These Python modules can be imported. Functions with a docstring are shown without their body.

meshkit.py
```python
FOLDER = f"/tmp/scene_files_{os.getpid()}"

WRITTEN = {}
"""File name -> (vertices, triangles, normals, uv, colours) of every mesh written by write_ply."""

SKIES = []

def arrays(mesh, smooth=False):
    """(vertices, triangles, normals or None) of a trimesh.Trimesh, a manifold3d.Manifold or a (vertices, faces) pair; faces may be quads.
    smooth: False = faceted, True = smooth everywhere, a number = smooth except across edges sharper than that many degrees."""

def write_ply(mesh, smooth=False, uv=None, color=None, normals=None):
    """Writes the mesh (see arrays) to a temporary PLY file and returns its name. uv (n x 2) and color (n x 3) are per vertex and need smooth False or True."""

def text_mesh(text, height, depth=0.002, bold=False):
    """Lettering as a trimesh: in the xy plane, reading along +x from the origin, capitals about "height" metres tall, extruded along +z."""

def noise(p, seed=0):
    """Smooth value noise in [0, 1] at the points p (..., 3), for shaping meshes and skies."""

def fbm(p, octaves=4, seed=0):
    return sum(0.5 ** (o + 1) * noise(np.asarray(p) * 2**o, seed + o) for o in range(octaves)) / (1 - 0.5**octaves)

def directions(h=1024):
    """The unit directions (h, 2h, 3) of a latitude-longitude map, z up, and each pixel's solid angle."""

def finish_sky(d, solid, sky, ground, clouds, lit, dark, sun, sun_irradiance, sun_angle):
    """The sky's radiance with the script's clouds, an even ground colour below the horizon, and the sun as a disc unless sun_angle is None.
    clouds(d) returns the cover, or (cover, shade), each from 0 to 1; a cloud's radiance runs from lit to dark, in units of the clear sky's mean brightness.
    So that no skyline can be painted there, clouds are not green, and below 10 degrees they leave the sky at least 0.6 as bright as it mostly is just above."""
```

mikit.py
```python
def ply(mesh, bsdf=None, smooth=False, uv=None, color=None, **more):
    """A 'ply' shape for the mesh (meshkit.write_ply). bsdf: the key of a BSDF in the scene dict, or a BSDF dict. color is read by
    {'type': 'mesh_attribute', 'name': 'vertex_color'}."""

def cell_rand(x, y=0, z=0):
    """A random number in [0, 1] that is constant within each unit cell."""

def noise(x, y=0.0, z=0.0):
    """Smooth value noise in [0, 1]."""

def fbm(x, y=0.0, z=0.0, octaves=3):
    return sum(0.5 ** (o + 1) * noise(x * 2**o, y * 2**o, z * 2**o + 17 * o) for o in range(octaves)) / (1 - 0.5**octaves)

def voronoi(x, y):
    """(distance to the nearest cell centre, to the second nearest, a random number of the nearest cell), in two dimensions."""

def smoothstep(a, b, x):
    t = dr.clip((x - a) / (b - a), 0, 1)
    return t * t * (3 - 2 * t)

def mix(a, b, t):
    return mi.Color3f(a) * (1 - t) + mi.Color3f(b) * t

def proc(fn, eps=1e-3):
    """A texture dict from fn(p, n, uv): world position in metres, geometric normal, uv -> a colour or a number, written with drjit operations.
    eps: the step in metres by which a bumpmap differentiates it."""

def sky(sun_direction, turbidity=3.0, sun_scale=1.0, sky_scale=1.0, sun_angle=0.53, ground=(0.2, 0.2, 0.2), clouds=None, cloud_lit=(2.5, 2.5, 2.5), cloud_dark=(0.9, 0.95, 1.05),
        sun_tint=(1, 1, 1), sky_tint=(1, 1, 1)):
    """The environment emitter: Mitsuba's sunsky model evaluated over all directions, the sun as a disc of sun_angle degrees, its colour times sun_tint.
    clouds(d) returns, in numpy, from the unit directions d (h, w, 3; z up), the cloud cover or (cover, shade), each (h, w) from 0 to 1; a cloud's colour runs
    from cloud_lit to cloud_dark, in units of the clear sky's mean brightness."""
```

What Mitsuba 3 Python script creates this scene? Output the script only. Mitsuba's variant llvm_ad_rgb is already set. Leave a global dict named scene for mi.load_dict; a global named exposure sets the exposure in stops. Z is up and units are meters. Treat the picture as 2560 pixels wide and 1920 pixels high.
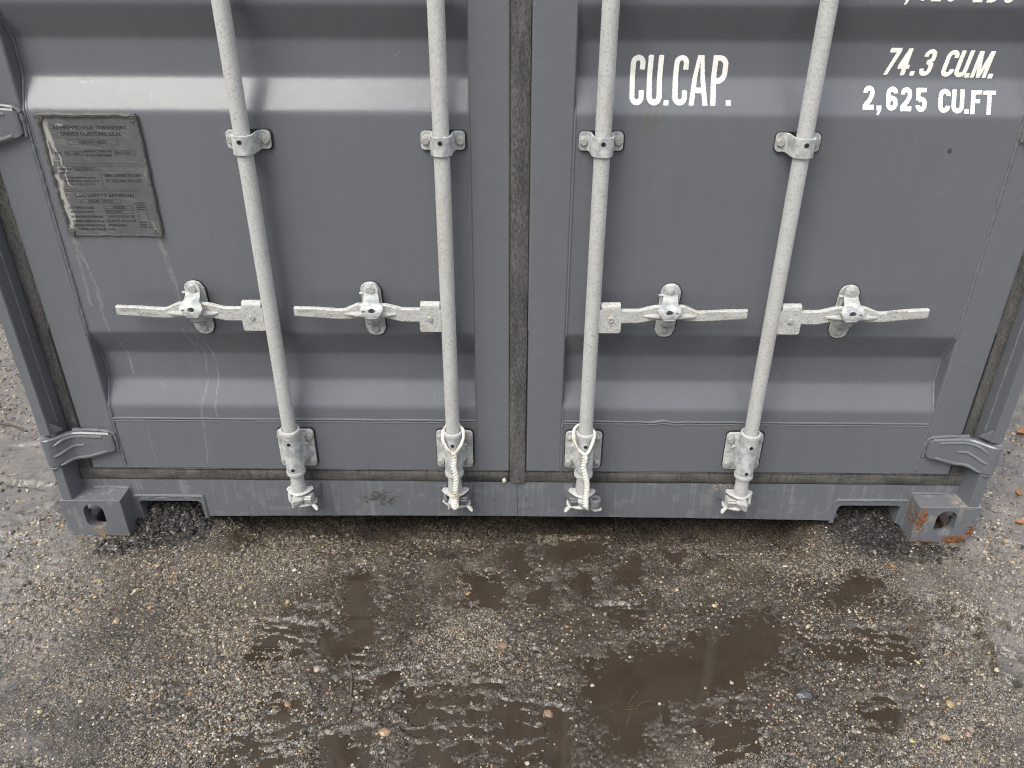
import math
import numpy as np
import drjit as dr
import mitsuba as mi
import trimesh
import manifold3d as m3
import shapely
from shapely.geometry import Polygon, LineString, box as sbox
from shapely import affinity, union_all
from scipy.ndimage import gaussian_filter1d
import mikit
import meshkit
from mikit import noise, fbm, voronoi, smoothstep, mix, proc

T = mi.ScalarTransform4f
scene, labels = {}, {}
RNG = np.random.default_rng(7)

# ------------------------------------------------------------------ camera, sky, exposure
CAM = np.array([-0.0079, -1.7034, 1.4874])
YAW, PITCH, ROLL = -0.00688, 0.53099, 0.00383
fwd = np.array([math.sin(YAW) * math.cos(PITCH), math.cos(YAW) * math.cos(PITCH), -math.sin(PITCH)])
right0 = np.array([math.cos(YAW), -math.sin(YAW), 0.0])
up0 = np.cross(right0, fwd)
up = -math.sin(ROLL) * right0 + math.cos(ROLL) * up0
scene['camera'] = {'type': 'perspective', 'fov': 64.02, 'fov_axis': 'x', 'near_clip': 0.02, 'far_clip': 400.0,
                   'to_world': T().look_at(origin=CAM.tolist(), target=(CAM + fwd).tolist(), up=up.tolist())}
SUN = (-0.55, -0.75, 1.20)
scene['sky_light'] = mikit.sky(SUN, turbidity=4.0, sun_scale=0.30, sun_angle=38.0, ground=(0.08, 0.08, 0.08), sun_tint=(0.87, 1.0, 1.20),
                               clouds=lambda d: (np.ones(d.shape[:2]), np.clip(1.16 - 1.46 * d[..., 2], 0, 1)),
                               cloud_lit=(1.46, 1.53, 1.67), cloud_dark=(0.27, 0.28, 0.31))
exposure = 3.5

# ------------------------------------------------------------------ helpers
def key_for(base):
    k, n = base, 0
    while k in scene or k in labels:
        n += 1
        k = f'{base}_{n:03d}'
    return k


def add(base, mesh, mat, smooth=30, label=None, category=None, group=None, kind=None, color=None):
    k = key_for(base)
    scene[k] = mikit.ply(mesh, mat, smooth=smooth, color=color)
    d = {a: b for a, b in (('label', label), ('category', category), ('group', group), ('kind', kind)) if b}
    if d:
        labels[k] = d
    return k


def thing(base, label, category, group=None):
    k = key_for(base)
    labels[k] = {'label': label, 'category': category}
    if group:
        labels[k]['group'] = group
    return k


def UN(gs):
    return union_all([g.buffer(0) for g in gs])


def cat(*ms):
    return trimesh.util.concatenate([m for m in ms if m is not None])


def to_tm(man):
    m = man.to_mesh()
    return trimesh.Trimesh(np.array(m.vert_properties[:, :3], float), np.array(m.tri_verts), process=False)


def to_man(tm):
    return m3.Manifold(m3.Mesh(np.asarray(tm.vertices, np.float32), np.asarray(tm.faces, np.uint32)))


def extr(poly, h):
    return trimesh.util.concatenate([trimesh.creation.extrude_polygon(g, h, engine='earcut') for g in getattr(poly, 'geoms', [poly])])


AX = {'y': np.array([[1, 0, 0, 0], [0, 0, -1, 0], [0, 1, 0, 0], [0, 0, 0, 1.0]]),
      'x': np.array([[0, 0, 1, 0], [1, 0, 0, 0], [0, 1, 0, 0], [0, 0, 0, 1.0]])}


def extr_y(poly, y0, y1):
    """polygon in (x, z), from y0 (front) to y1 (back)"""
    m = extr(poly, y1 - y0)
    m.apply_transform(AX['y'])
    m.apply_translation([0, y1, 0])
    return m


def extr_x(poly, x0, x1):
    """polygon in (y, z)"""
    m = extr(poly, x1 - x0)
    m.apply_transform(AX['x'])
    m.apply_translation([x0, 0, 0])
    return m


def extr_z(poly, z0, z1):
    m = extr(poly, z1 - z0)
    m.apply_translation([0, 0, z0])
    return m


def plate(poly, y0, y1, c=0.0012):
    """plate in (x, z) with a chamfered front edge at y0"""
    poly = shapely.geometry.polygon.orient(poly.simplify(1e-5))
    pts = np.array(poly.exterior.coords)[:-1]
    e = np.roll(pts, -1, 0) - pts
    e /= np.linalg.norm(e, axis=1, keepdims=True)
    n = np.stack([e[:, 1], -e[:, 0]], 1)
    nb = n + np.roll(n, 1, 0)
    nb /= np.maximum((nb * n).sum(1, keepdims=True), 0.3)
    inn = pts - c * nb
    k = len(pts)
    V = np.vstack([np.c_[pts[:, 0], np.full(k, y1), pts[:, 1]], np.c_[pts[:, 0], np.full(k, y0 + c), pts[:, 1]], np.c_[inn[:, 0], np.full(k, y0), inn[:, 1]]])
    F = []
    for r in (0, 1):
        for i in range(k):
            j = (i + 1) % k
            F += [[r * k + i, r * k + j, (r + 1) * k + j], [r * k + i, (r + 1) * k + j, (r + 1) * k + i]]
    body = trimesh.Trimesh(V, F, process=False)
    v, f = trimesh.creation.triangulate_polygon(Polygon(inn), engine='earcut')
    cap = trimesh.Trimesh(np.c_[v[:, 0], np.full(len(v), y0), v[:, 1]], f, process=False)
    if len(cap.faces) and cap.face_normals[:, 1].mean() > 0:
        cap.invert()
    return cat(body, cap)


def rrect(x0, z0, x1, z1, r):
    return sbox(x0 + r, z0 + r, x1 - r, z1 - r).buffer(r, quad_segs=5)


def bx(x0, x1, y0, y1, z0, z1, r=0.002):
    """box with rounded edges"""
    r = min(r, (x1 - x0) / 2.2, (y1 - y0) / 2.2, (z1 - z0) / 2.2)
    s = m3.Manifold.sphere(1.0, 8).scale([r] * 3)
    return to_tm(m3.Manifold.batch_hull([s.translate([x, y, z]) for x in (x0 + r, x1 - r) for y in (y0 + r, y1 - r) for z in (z0 + r, z1 - r)]))


def hull_spheres(pts, seg=10):
    return m3.Manifold.batch_hull([m3.Manifold.sphere(r, seg).translate([x, y, z]) for x, y, z, r in pts])


def frame_of(P):
    P = np.asarray(P, float)
    t = np.gradient(P, axis=0)
    t /= np.linalg.norm(t, axis=1, keepdims=True) + 1e-12
    u = np.cross(t[0], [0.3, 0.1, 0.9])
    if np.linalg.norm(u) < 1e-3:
        u = np.cross(t[0], [1, 0, 0])
    us = []
    for i in range(len(P)):
        u = u - t[i] * (u @ t[i])
        u /= np.linalg.norm(u)
        us.append(u)
    us = np.array(us)
    return P, t, us, np.cross(t, us)


def tube(P, r, n=8):
    P, t, u, w = frame_of(P)
    r = np.broadcast_to(r, (len(P),))
    a = np.arange(n) * 2 * np.pi / n
    V = (P[:, None] + r[:, None, None] * (np.cos(a)[None, :, None] * u[:, None] + np.sin(a)[None, :, None] * w[:, None])).reshape(-1, 3)
    F = []
    for i in range(len(P) - 1):
        for j in range(n):
            k = (j + 1) % n
            F += [[i * n + j, i * n + k, (i + 1) * n + k], [i * n + j, (i + 1) * n + k, (i + 1) * n + j]]
    V = np.vstack([V, P[0], P[-1]])
    a0, a1, b = len(V) - 2, len(V) - 1, (len(P) - 1) * n
    for j in range(n):
        F += [[a0, (j + 1) % n, j], [a1, b + j, b + (j + 1) % n]]
    return trimesh.Trimesh(V, F, process=False)


def resample(P, step):
    P = np.asarray(P, float)
    d = np.r_[0, np.cumsum(np.linalg.norm(np.diff(P, axis=0), axis=1))]
    s = np.linspace(0, d[-1], max(3, int(d[-1] / step) + 1))
    from scipy.interpolate import PchipInterpolator
    return np.stack([PchipInterpolator(d, P[:, k])(s) for k in range(P.shape[1])], 1)


def lathe_z(x, y, prof, n=28):
    """prof: (r, z) going upwards"""
    prof = np.asarray(prof, float)
    a = np.arange(n) * 2 * np.pi / n
    V = np.stack([x + prof[:, :1] * np.cos(a), y + prof[:, :1] * np.sin(a), np.repeat(prof[:, 1:], n, 1)], -1).reshape(-1, 3)
    F = []
    for i in range(len(prof) - 1):
        for j in range(n):
            k = (j + 1) % n
            F += [[i * n + j, i * n + k, (i + 1) * n + k], [i * n + j, (i + 1) * n + k, (i + 1) * n + j]]
    return trimesh.Trimesh(V, F, process=False)


def lathe_y(x, z, prof, n=16):
    """prof: (r, y) from back (large y) to front; closes to the axis if the last r is 0"""
    p = [(r, -y) for r, y in prof]
    m = lathe_z(0, 0, p, n)
    m.apply_transform(np.array([[1, 0, 0, 0], [0, 0, -1, 0], [0, 1, 0, 0], [0, 0, 0, 1.0]]))
    m.apply_translation([x, 0, z])
    return m


def hexbolt(x, z, y, r=0.0085, h=0.006, rot=0.0, washer=True):
    a = np.arange(6) * np.pi / 3 + rot
    head = Polygon(np.c_[x + r * np.cos(a), z + r * np.sin(a)])
    parts = [plate(head, y - h, y + 0.001, 0.0011)]
    if washer:
        parts.append(lathe_y(x, z, [(r * 1.22, y + 0.001), (r * 1.22, y - 0.0012), (r * 1.1, y - 0.002), (0, y - 0.002)], 18))
    return cat(*parts)


def dome(x, z, y, r=0.0095, h=0.006):
    a = np.linspace(0, np.pi / 2, 6)
    return lathe_y(x, z, [(r, y + 0.001)] + [(r * math.cos(t), y - h * math.sin(t)) for t in a], 18)


def plug(x, z, y, r=0.0045):
    """black screw plug with a cross recess"""
    d = lathe_y(x, z, [(r, y + 0.003), (r, y - 0.0008), (r * 0.8, y - 0.0016), (r * 0.45, y - 0.0016), (r * 0.35, y - 0.0004), (0, y - 0.0004)], 16)
    return d


def loft(rows, thick, axis='y'):
    """rows of (x, y, z, half width): a bent strip of that thickness, closed"""
    V, F = [], []
    R = np.array(rows, float)
    t = np.gradient(R[:, 1:3], axis=0)
    t /= np.linalg.norm(t, axis=1, keepdims=True)
    nrm = np.stack([t[:, 1], -t[:, 0]], 1)           # in (y, z)
    for (x, y, z, w), n in zip(R, nrm):
        for s in (-1, 1):
            V.append([x + s * w, y, z])
        for s in (-1, 1):
            V.append([x + s * w, y + n[0] * thick, z + n[1] * thick])
    for i in range(len(R) - 1):
        a, b = 4 * i, 4 * i + 4
        F += [[a, a + 1, b + 1], [a, b + 1, b], [a + 3, a + 2, b + 2], [a + 3, b + 2, b + 3],
              [a + 2, a, b], [a + 2, b, b + 2], [a + 1, a + 3, b + 3], [a + 1, b + 3, b + 1]]
    e = 4 * (len(R) - 1)
    F += [[0, 3, 1], [0, 2, 3], [e, e + 1, e + 3], [e, e + 3, e + 2]]
    m = trimesh.Trimesh(V, F, process=False)
    if m.volume < 0:
        m.invert()
    return m


def bead(P, r, seed, wob=0.35, step=0.004, n=7):
    P = resample(P, step)
    q = np.c_[np.arange(len(P)) * 0.55, np.zeros(len(P)), np.full(len(P), seed * 3.1)]
    rr = r * (1 - wob / 2 + wob * meshkit.noise(q, seed))
    off = (meshkit.noise(q * 0.35, seed + 5) - 0.5) * r * 0.9
    P[:, 2] += off * 0.7
    P[:, 0] += off * 0.4
    return tube(P, rr, n)


# ------------------------------------------------------------------ materials
def principled(base, rough, spec=0.5, metallic=0.0, **k):
    return {'type': 'principled', 'base_color': base if isinstance(base, dict) else {'type': 'rgb', 'value': list(base)},
            'roughness': rough, 'specular': spec, 'metallic': metallic, **k}


def bump(b, fn, scale, eps=1e-3):
    return {'type': 'bumpmap', 'arbitrary': proc(fn, eps), 'scale': scale, 'bsdf': b}


def two(b):
    return {'type': 'twosided', 'bsdf': b}


PAINT = (0.119, 0.1255, 0.139)


def streak(p, pts, w, dens):
    """a run of dried dirt down the door: polyline in (x, z)"""
    out = mi.Float(0)
    wig = 0.004 * (noise(p.z * 38, pts[0][0] * 50) - 0.5) + 0.002 * (noise(p.z * 150, pts[0][0] * 91) - 0.5)
    for (xa, za), (xb, zb) in zip(pts[:-1], pts[1:]):
        t = (za - p.z) / (za - zb)
        d = dr.abs(p.x - (xa + (xb - xa) * t) - wig)
        m = smoothstep(w, w * 0.35, d) * dr.select((t >= 0) & (t < 1), 1.0, 0.0)
        out = dr.maximum(out, m)
    grain = smoothstep(0.25, 0.7, noise(p.x * 600, p.z * 140, 3.0) * 0.6 + noise(p.z * 60, p.x * 220) * 0.4)
    return out * grain * dens


STREAKS = [
    ([(-1.017, 0.835), (-1.013, 0.80), (-1.004, 0.777), (-0.994, 0.712), (-0.996, 0.615), (-0.983, 0.548), (-0.977, 0.455)], 0.0038, 0.8),
    ([(-1.006, 0.835), (-1.001, 0.77), (-0.990, 0.70), (-0.9905, 0.63)], 0.003, 0.55),
    ([(-1.010, 0.835), (-1.018, 0.758), (-1.017, 0.66)], 0.006, 0.6),
    ([(-0.823, 0.84), (-0.819, 0.815), (-0.812, 0.77), (-0.808, 0.701), (-0.801, 0.665)], 0.009, 0.62),
    ([(-0.813, 0.61), (-0.804, 0.558), (-0.802, 0.515)], 0.003, 0.75),
    ([(-0.792, 0.60), (-0.774, 0.549), (-0.762, 0.487), (-0.770, 0.404), (-0.775, 0.351)], 0.0035, 0.75),
    ([(-0.796, 0.56), (-0.787, 0.505), (-0.796, 0.427), (-0.813, 0.356), (-0.817, 0.257), (-0.826, 0.205)], 0.0045, 0.6),
    ([(-0.961, 0.31), (-0.9615, 0.236), (-0.962, 0.198)], 0.003, 0.4),
]


def paint_color(p, n, uv):
    g = noise(p.x * 420, p.y * 420, p.z * 420)
    big = fbm(p.x * 5, p.y * 5, p.z * 3.2, 3)
    vert = noise(p.x * 90, p.y * 30, p.z * 4)
    k = 0.93 + 0.07 * g + 0.12 * (big - 0.5) + 0.06 * (vert - 0.5)
    c = mi.Color3f(PAINT) * k
    spots = smoothstep(0.80, 0.86, noise(p.x * 130, p.y * 130, p.z * 130)) * smoothstep(0.80, 0.88, noise(p.x * 23, p.y * 23, p.z * 19))
    c = mix(c, (0.26, 0.26, 0.255), spots * 0.20)
    scr = smoothstep(0.86, 0.93, noise(p.x * 300, p.y * 40, p.z * 22)) * smoothstep(0.66, 0.76, noise(p.x * 9, 3.0, p.z * 9))
    return mix(c, (0.20, 0.20, 0.205), scr * 0.22)


def paint_left(p, n, uv):
    c = paint_color(p, n, uv)
    s = mi.Float(0)
    for pts, w, dn in STREAKS:
        s = dr.maximum(s, streak(p, pts, w * 0.9, dn))
    return mix(c, (0.27, 0.265, 0.25), s * 0.62)


def paint_right(p, n, uv):
    c = paint_color(p, n, uv)
    sm = smoothstep(0.045, 0.012, dr.sqrt(dr.square(p.x - 0.270) + dr.square((p.z - 1.108) * 0.9))) * smoothstep(0.42, 0.66, fbm(p.x * 190, 0.0, p.z * 190, 2))
    c = mix(c, (0.115, 0.10, 0.08), sm * 0.75)
    dot = smoothstep(0.0075, 0.004, dr.sqrt(dr.square(p.x - 0.908) + dr.square(p.z - 1.036)) + 0.002 * noise(p.x * 300, p.z * 300))
    c = mix(c, (0.045, 0.045, 0.043), dot)
    rs = smoothstep(0.006, 0.003, dr.sqrt(dr.square(p.x - 0.532) + dr.square(p.z - 0.331))) * smoothstep(0.4, 0.5, noise(p.x * 400, p.z * 400))
    return mix(c, (0.35, 0.14, 0.05), rs)


def paint_sill(p, n, uv):
    c = paint_color(p, n, uv)
    # dried splash marks under the seal, thin vertical runs, and flecks of black mud
    a = fbm(p.x * 34, p.z * 60, 1.0, 4)
    run = noise(p.x * 260, p.z * 9, 2.0) * 0.6 + noise(p.x * 90, p.z * 16, 4.0) * 0.4
    dust = smoothstep(0.56, 0.72, a * 0.72 + run * 0.28)
    c = mix(c, (0.23, 0.23, 0.225), dust * 0.30)
    c = mix(c, (0.20, 0.20, 0.20), smoothstep(0.60, 0.8, run) * 0.30)
    v, _, w = voronoi(p.x * 75, p.z * 75)
    clus = smoothstep(0.13, 0.05, dr.abs(p.x + 0.035)) * smoothstep(0.105, 0.085, p.z) * smoothstep(0.35, 0.55, noise(p.x * 45, p.z * 45, 8.0))
    sp = smoothstep(0.34, 0.22, v + 0.25 * noise(p.x * 400, p.z * 400)) * dr.select(w > 0.55, 1.0, 0.0) * clus
    c = mix(c, (0.03, 0.028, 0.026), sp * 0.9)
    clod = smoothstep(0.055, 0.03, dr.sqrt(dr.square((p.x + 0.375) * 0.8) + dr.square((p.z - 0.088) * 1.6))) * smoothstep(0.42, 0.62, fbm(p.x * 120, p.z * 120, 5.0, 3))
    c = mix(c, (0.06, 0.055, 0.05), clod * 0.85)
    tan = smoothstep(0.03, 0.012, dr.sqrt(dr.square(p.x - 0.545) + dr.square((p.z - 0.139) * 1.6))) * smoothstep(0.35, 0.6, fbm(p.x * 150, p.z * 150, 3.0, 2))
    return mix(c, (0.42, 0.31, 0.18), tan * 0.8)


def rust_mask(p):
    f = fbm(p.x * 130, p.y * 130, p.z * 130, 4)
    d1 = dr.sqrt(dr.square((p.x - 1.070) * 1.0) + dr.square((p.z - 0.072) * 0.40))
    d2 = dr.sqrt(dr.square((p.x - 1.178) * 0.62) + dr.square((p.z - 0.006) * 1.25))
    d3 = dr.sqrt(dr.square((p.x - 1.212) * 1.0) + dr.square((p.z - 0.040) * 0.6))
    d4 = dr.sqrt(dr.square((p.x - 1.09) * 0.35) + dr.square((p.z - 0.001) * 2.0))
    e = dr.minimum(dr.minimum(d1, d2 - 0.008), dr.minimum(d3, d4 + 0.004))
    return smoothstep(0.019, 0.007, e - 0.034 * (f - 0.5)), f


def paint_rust(p, n, uv):
    c = paint_color(p, n, uv)
    scuff = smoothstep(0.56, 0.74, fbm(p.x * 60, p.y * 60, p.z * 24, 4))
    c = mix(c, (0.24, 0.23, 0.21), scuff * 0.5)
    m, f = rust_mask(p)
    rust = mix((0.045, 0.024, 0.015), (0.23, 0.095, 0.035), smoothstep(0.30, 0.72, noise(p.x * 300, p.y * 300, p.z * 300) * 0.5 + f * 0.5))
    c = mix(c, rust, m)
    mud = smoothstep(0.05, 0.02, dr.sqrt(dr.square(p.x - 1.185) + dr.square((p.y - 0.02) * 1.4)) + 0.02 * (f - 0.5)) * smoothstep(0.11, 0.116, p.z)
    return mix(c, (0.33, 0.27, 0.19), mud * smoothstep(0.35, 0.6, f) * 0.8)


def paint_rust_left(p, n, uv):
    c = paint_color(p, n, uv)
    scuff = smoothstep(0.58, 0.78, fbm(p.x * 60, p.y * 60, p.z * 24, 4))
    c = mix(c, (0.22, 0.22, 0.21), scuff * 0.45)
    f = fbm(p.x * 150, p.y * 150, p.z * 150, 3)
    d = dr.sqrt(dr.square((p.x + 1.135) * 0.7) + dr.square((p.z - 0.020) * 1.2))
    m = smoothstep(0.022, 0.008, d - 0.02 * (f - 0.5)) * smoothstep(0.48, 0.66, noise(p.x * 220, p.y * 220, p.z * 220))
    c = mix(c, (0.30, 0.17, 0.055), m * 0.7)
    edge = smoothstep(0.012, 0.004, p.z + 0.006 * f) * smoothstep(0.4, 0.6, noise(p.x * 180, p.y * 180, 2.0))
    return mix(c, (0.26, 0.18, 0.09), edge * 0.55)


def fine_bump(p, n, uv):
    return noise(p.x * 260, p.y * 260, p.z * 260) * 0.5 + noise(p.x * 90, p.y * 90, p.z * 90)


def stile_bump(p, n, uv):
    return fbm(p.x * 60, p.y * 60, p.z * 40, 3)


def paint_bsdf(fn, rough=0.27):
    return two(bump(principled(proc(fn), rough, 0.5), fine_bump, 0.00013))


scene['paint'] = paint_bsdf(paint_color)
scene['paint_left_door'] = paint_bsdf(paint_left)
scene['paint_right_door'] = paint_bsdf(paint_right)
scene['paint_stile'] = two(bump(principled(proc(paint_color), 0.42, 0.5), stile_bump, 0.0011))
scene['paint_sill'] = paint_bsdf(paint_sill, 0.46)
scene['paint_rusty'] = paint_bsdf(paint_rust, 0.5)
scene['paint_casting'] = paint_bsdf(paint_rust_left, 0.46)
scene['bead_paint'] = two(principled((0.125, 0.13, 0.14), 0.30, 0.5))


def galv_rod(p, n, uv):
    base = mix((0.375, 0.379, 0.366), (0.445, 0.449, 0.440), fbm(p.x * 60, p.y * 60, p.z * 22, 3))
    a = noise(p.x * 420, p.y * 420, p.z * 210)
    b = noise(p.x * 760 + 9, p.y * 760, p.z * 430)
    m = smoothstep(0.54, 0.74, a * 0.55 + b * 0.45)
    c = mix(base, (0.235, 0.225, 0.20), m * 0.58)
    warm = smoothstep(0.55, 0.75, fbm(p.x * 22, p.y * 22, p.z * 7, 3)) * smoothstep(0.45, 0.62, noise(p.x * 500, p.y * 500, p.z * 160))
    return mix(c, (0.34, 0.27, 0.20), warm * 0.5)


def galv_cast(p, n, uv):
    base = mix((0.27, 0.285, 0.288), (0.46, 0.466, 0.455), smoothstep(0.3, 0.7, fbm(p.x * 70, p.y * 70, p.z * 50, 4)))
    v = noise(p.x * 330, p.y * 330, p.z * 330)
    c = mix(base, (0.28, 0.275, 0.25), smoothstep(0.64, 0.82, v) * 0.6)
    return mix(c, (0.50, 0.50, 0.485), smoothstep(0.66, 0.8, noise(p.x * 150, p.y * 150 + 5, p.z * 150)) * 0.5)


def galv_forged(p, n, uv):
    base = mix((0.365, 0.368, 0.353), (0.450, 0.453, 0.442), fbm(p.x * 90, p.y * 90, p.z * 90, 3))
    a = noise(p.x * 520, p.y * 520, p.z * 520) * 0.6 + noise(p.x * 240, p.y * 240, p.z * 240) * 0.4
    c = mix(base, (0.20, 0.185, 0.155), smoothstep(0.52, 0.72, a) * 0.75)
    return mix(c, (0.36, 0.29, 0.21), smoothstep(0.62, 0.74, fbm(p.x * 45, p.y * 45, p.z * 45, 3)) * 0.4)


def galv_bump(p, n, uv):
    return noise(p.x * 330, p.y * 330, p.z * 330) + 0.5 * noise(p.x * 120, p.y * 120, p.z * 120)


scene['galvanized_rod'] = two(bump(principled(proc(galv_rod), 0.50, 0.5), galv_bump, 0.0004))
scene['galvanized_cast'] = two(bump(principled(proc(galv_cast), 0.46, 0.5), galv_bump, 0.0006))
scene['galvanized_forged'] = two(bump(principled(proc(galv_forged), 0.50, 0.5), galv_bump, 0.0008))


def bolt_color(p, n, uv):
    return mix((0.235, 0.23, 0.215), (0.37, 0.365, 0.345), fbm(p.x * 160, p.y * 160, p.z * 160, 3))


scene['bolt_metal'] = two(principled(proc(bolt_color), 0.42, 0.5))
scene['black_plastic'] = two(principled((0.012, 0.012, 0.013), 0.4, 0.5))
scene['black_sealant'] = two(principled((0.018, 0.018, 0.019), 0.55, 0.4))
scene['white_vinyl'] = two(principled(proc(lambda p, n, uv: mix((0.80, 0.785, 0.73), (0.70, 0.67, 0.60), smoothstep(0.5, 0.75, fbm(p.x * 40, p.y * 40, p.z * 26, 4)) * 0.6)), 0.5, 0.4))


def rubber_vert(p, n, uv):
    a = noise(p.x * 560, p.y * 300, p.z * 110) * 0.35 + noise(p.x * 160, p.y * 100, p.z * 18) * 0.15 + noise(p.x * 700, p.y * 700, p.z * 460) * 0.50
    b = fbm(p.x * 40, p.y * 40, p.z * 9, 3)
    c = mix((0.042, 0.0412, 0.0405), (0.108, 0.104, 0.099), smoothstep(0.34, 0.68, a * 0.7 + b * 0.3))
    return mix(c, (0.20, 0.19, 0.165), smoothstep(0.62, 0.78, a) * 0.45)


def rubber_horiz(p, n, uv):
    run = noise(p.x * 300, p.y * 60, p.z * 30) * 0.5 + noise(p.x * 85, p.z * 22, 4.0) * 0.5
    g = noise(p.x * 700, p.y * 700, p.z * 700)
    big = fbm(p.x * 9, p.y * 9, p.z * 26, 3)
    c = mix((0.030, 0.029, 0.0285), (0.104, 0.0975, 0.089), smoothstep(0.28, 0.66, big * 0.6 + run * 0.25 + g * 0.15))
    c = mix(c, (0.035, 0.034, 0.034), smoothstep(0.56, 0.7, run) * 0.75)
    return mix(c, (0.19, 0.18, 0.155), smoothstep(0.68, 0.82, g) * 0.4)


scene['rubber_upright'] = two(bump(principled(proc(rubber_vert), 0.72, 0.3), lambda p, n, uv: noise(p.x * 420, p.y * 300, p.z * 60), 0.0010))
scene['rubber_flat'] = two(bump(principled(proc(rubber_horiz), 0.72, 0.3), lambda p, n, uv: noise(p.x * 160, p.y * 160, p.z * 260), 0.0008))


def data_plate_color(p, n, uv):
    g = noise(p.x * 700, p.z * 700, 1.0)
    c = mix((0.086, 0.087, 0.0885), (0.128, 0.129, 0.131), fbm(p.x * 55, p.z * 30, 2.0, 4) * 0.75 + g * 0.25)
    br = noise(p.x * 60 + p.z * 190, p.z * 30 - p.x * 20, 5.0)
    c = mix(c, (0.20, 0.197, 0.19), smoothstep(0.66, 0.9, br) * 0.3)
    # old paint left along both long edges and two ragged runs
    wl = 0.012 + 0.014 * fbm(p.z * 34, 2.0, 0.0, 3) - 0.010
    left = smoothstep(0.004, -0.003, p.x + 1.0085 - wl) * smoothstep(0.35, 0.55, noise(p.z * 70, p.x * 160))
    right = smoothstep(-0.004, 0.002, p.x + 0.8195 + 0.006 * noise(p.z * 60, 9.0)) * smoothstep(0.45, 0.6, noise(p.z * 45, p.x * 120, 3.0)) * smoothstep(1.0, 0.96, p.z)
    xr = -0.9875 + 0.026 * (fbm(p.z * 34, 4.0, 0.0, 4) - 0.5) - (p.z - 1.0) * 0.11
    run = smoothstep(0.0022, 0.0010, dr.abs(p.x - xr)) * smoothstep(0.945, 0.955, p.z)
    scr = smoothstep(0.80, 0.86, noise(p.x * 40, p.z * 420, 7.0)) * smoothstep(0.6, 0.7, noise(p.x * 14, p.z * 30, 2.0))
    m = dr.maximum(dr.maximum(left, right), dr.maximum(run, scr * 0.7))
    return mix(c, (0.40, 0.385, 0.355), m * 0.85)


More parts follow.
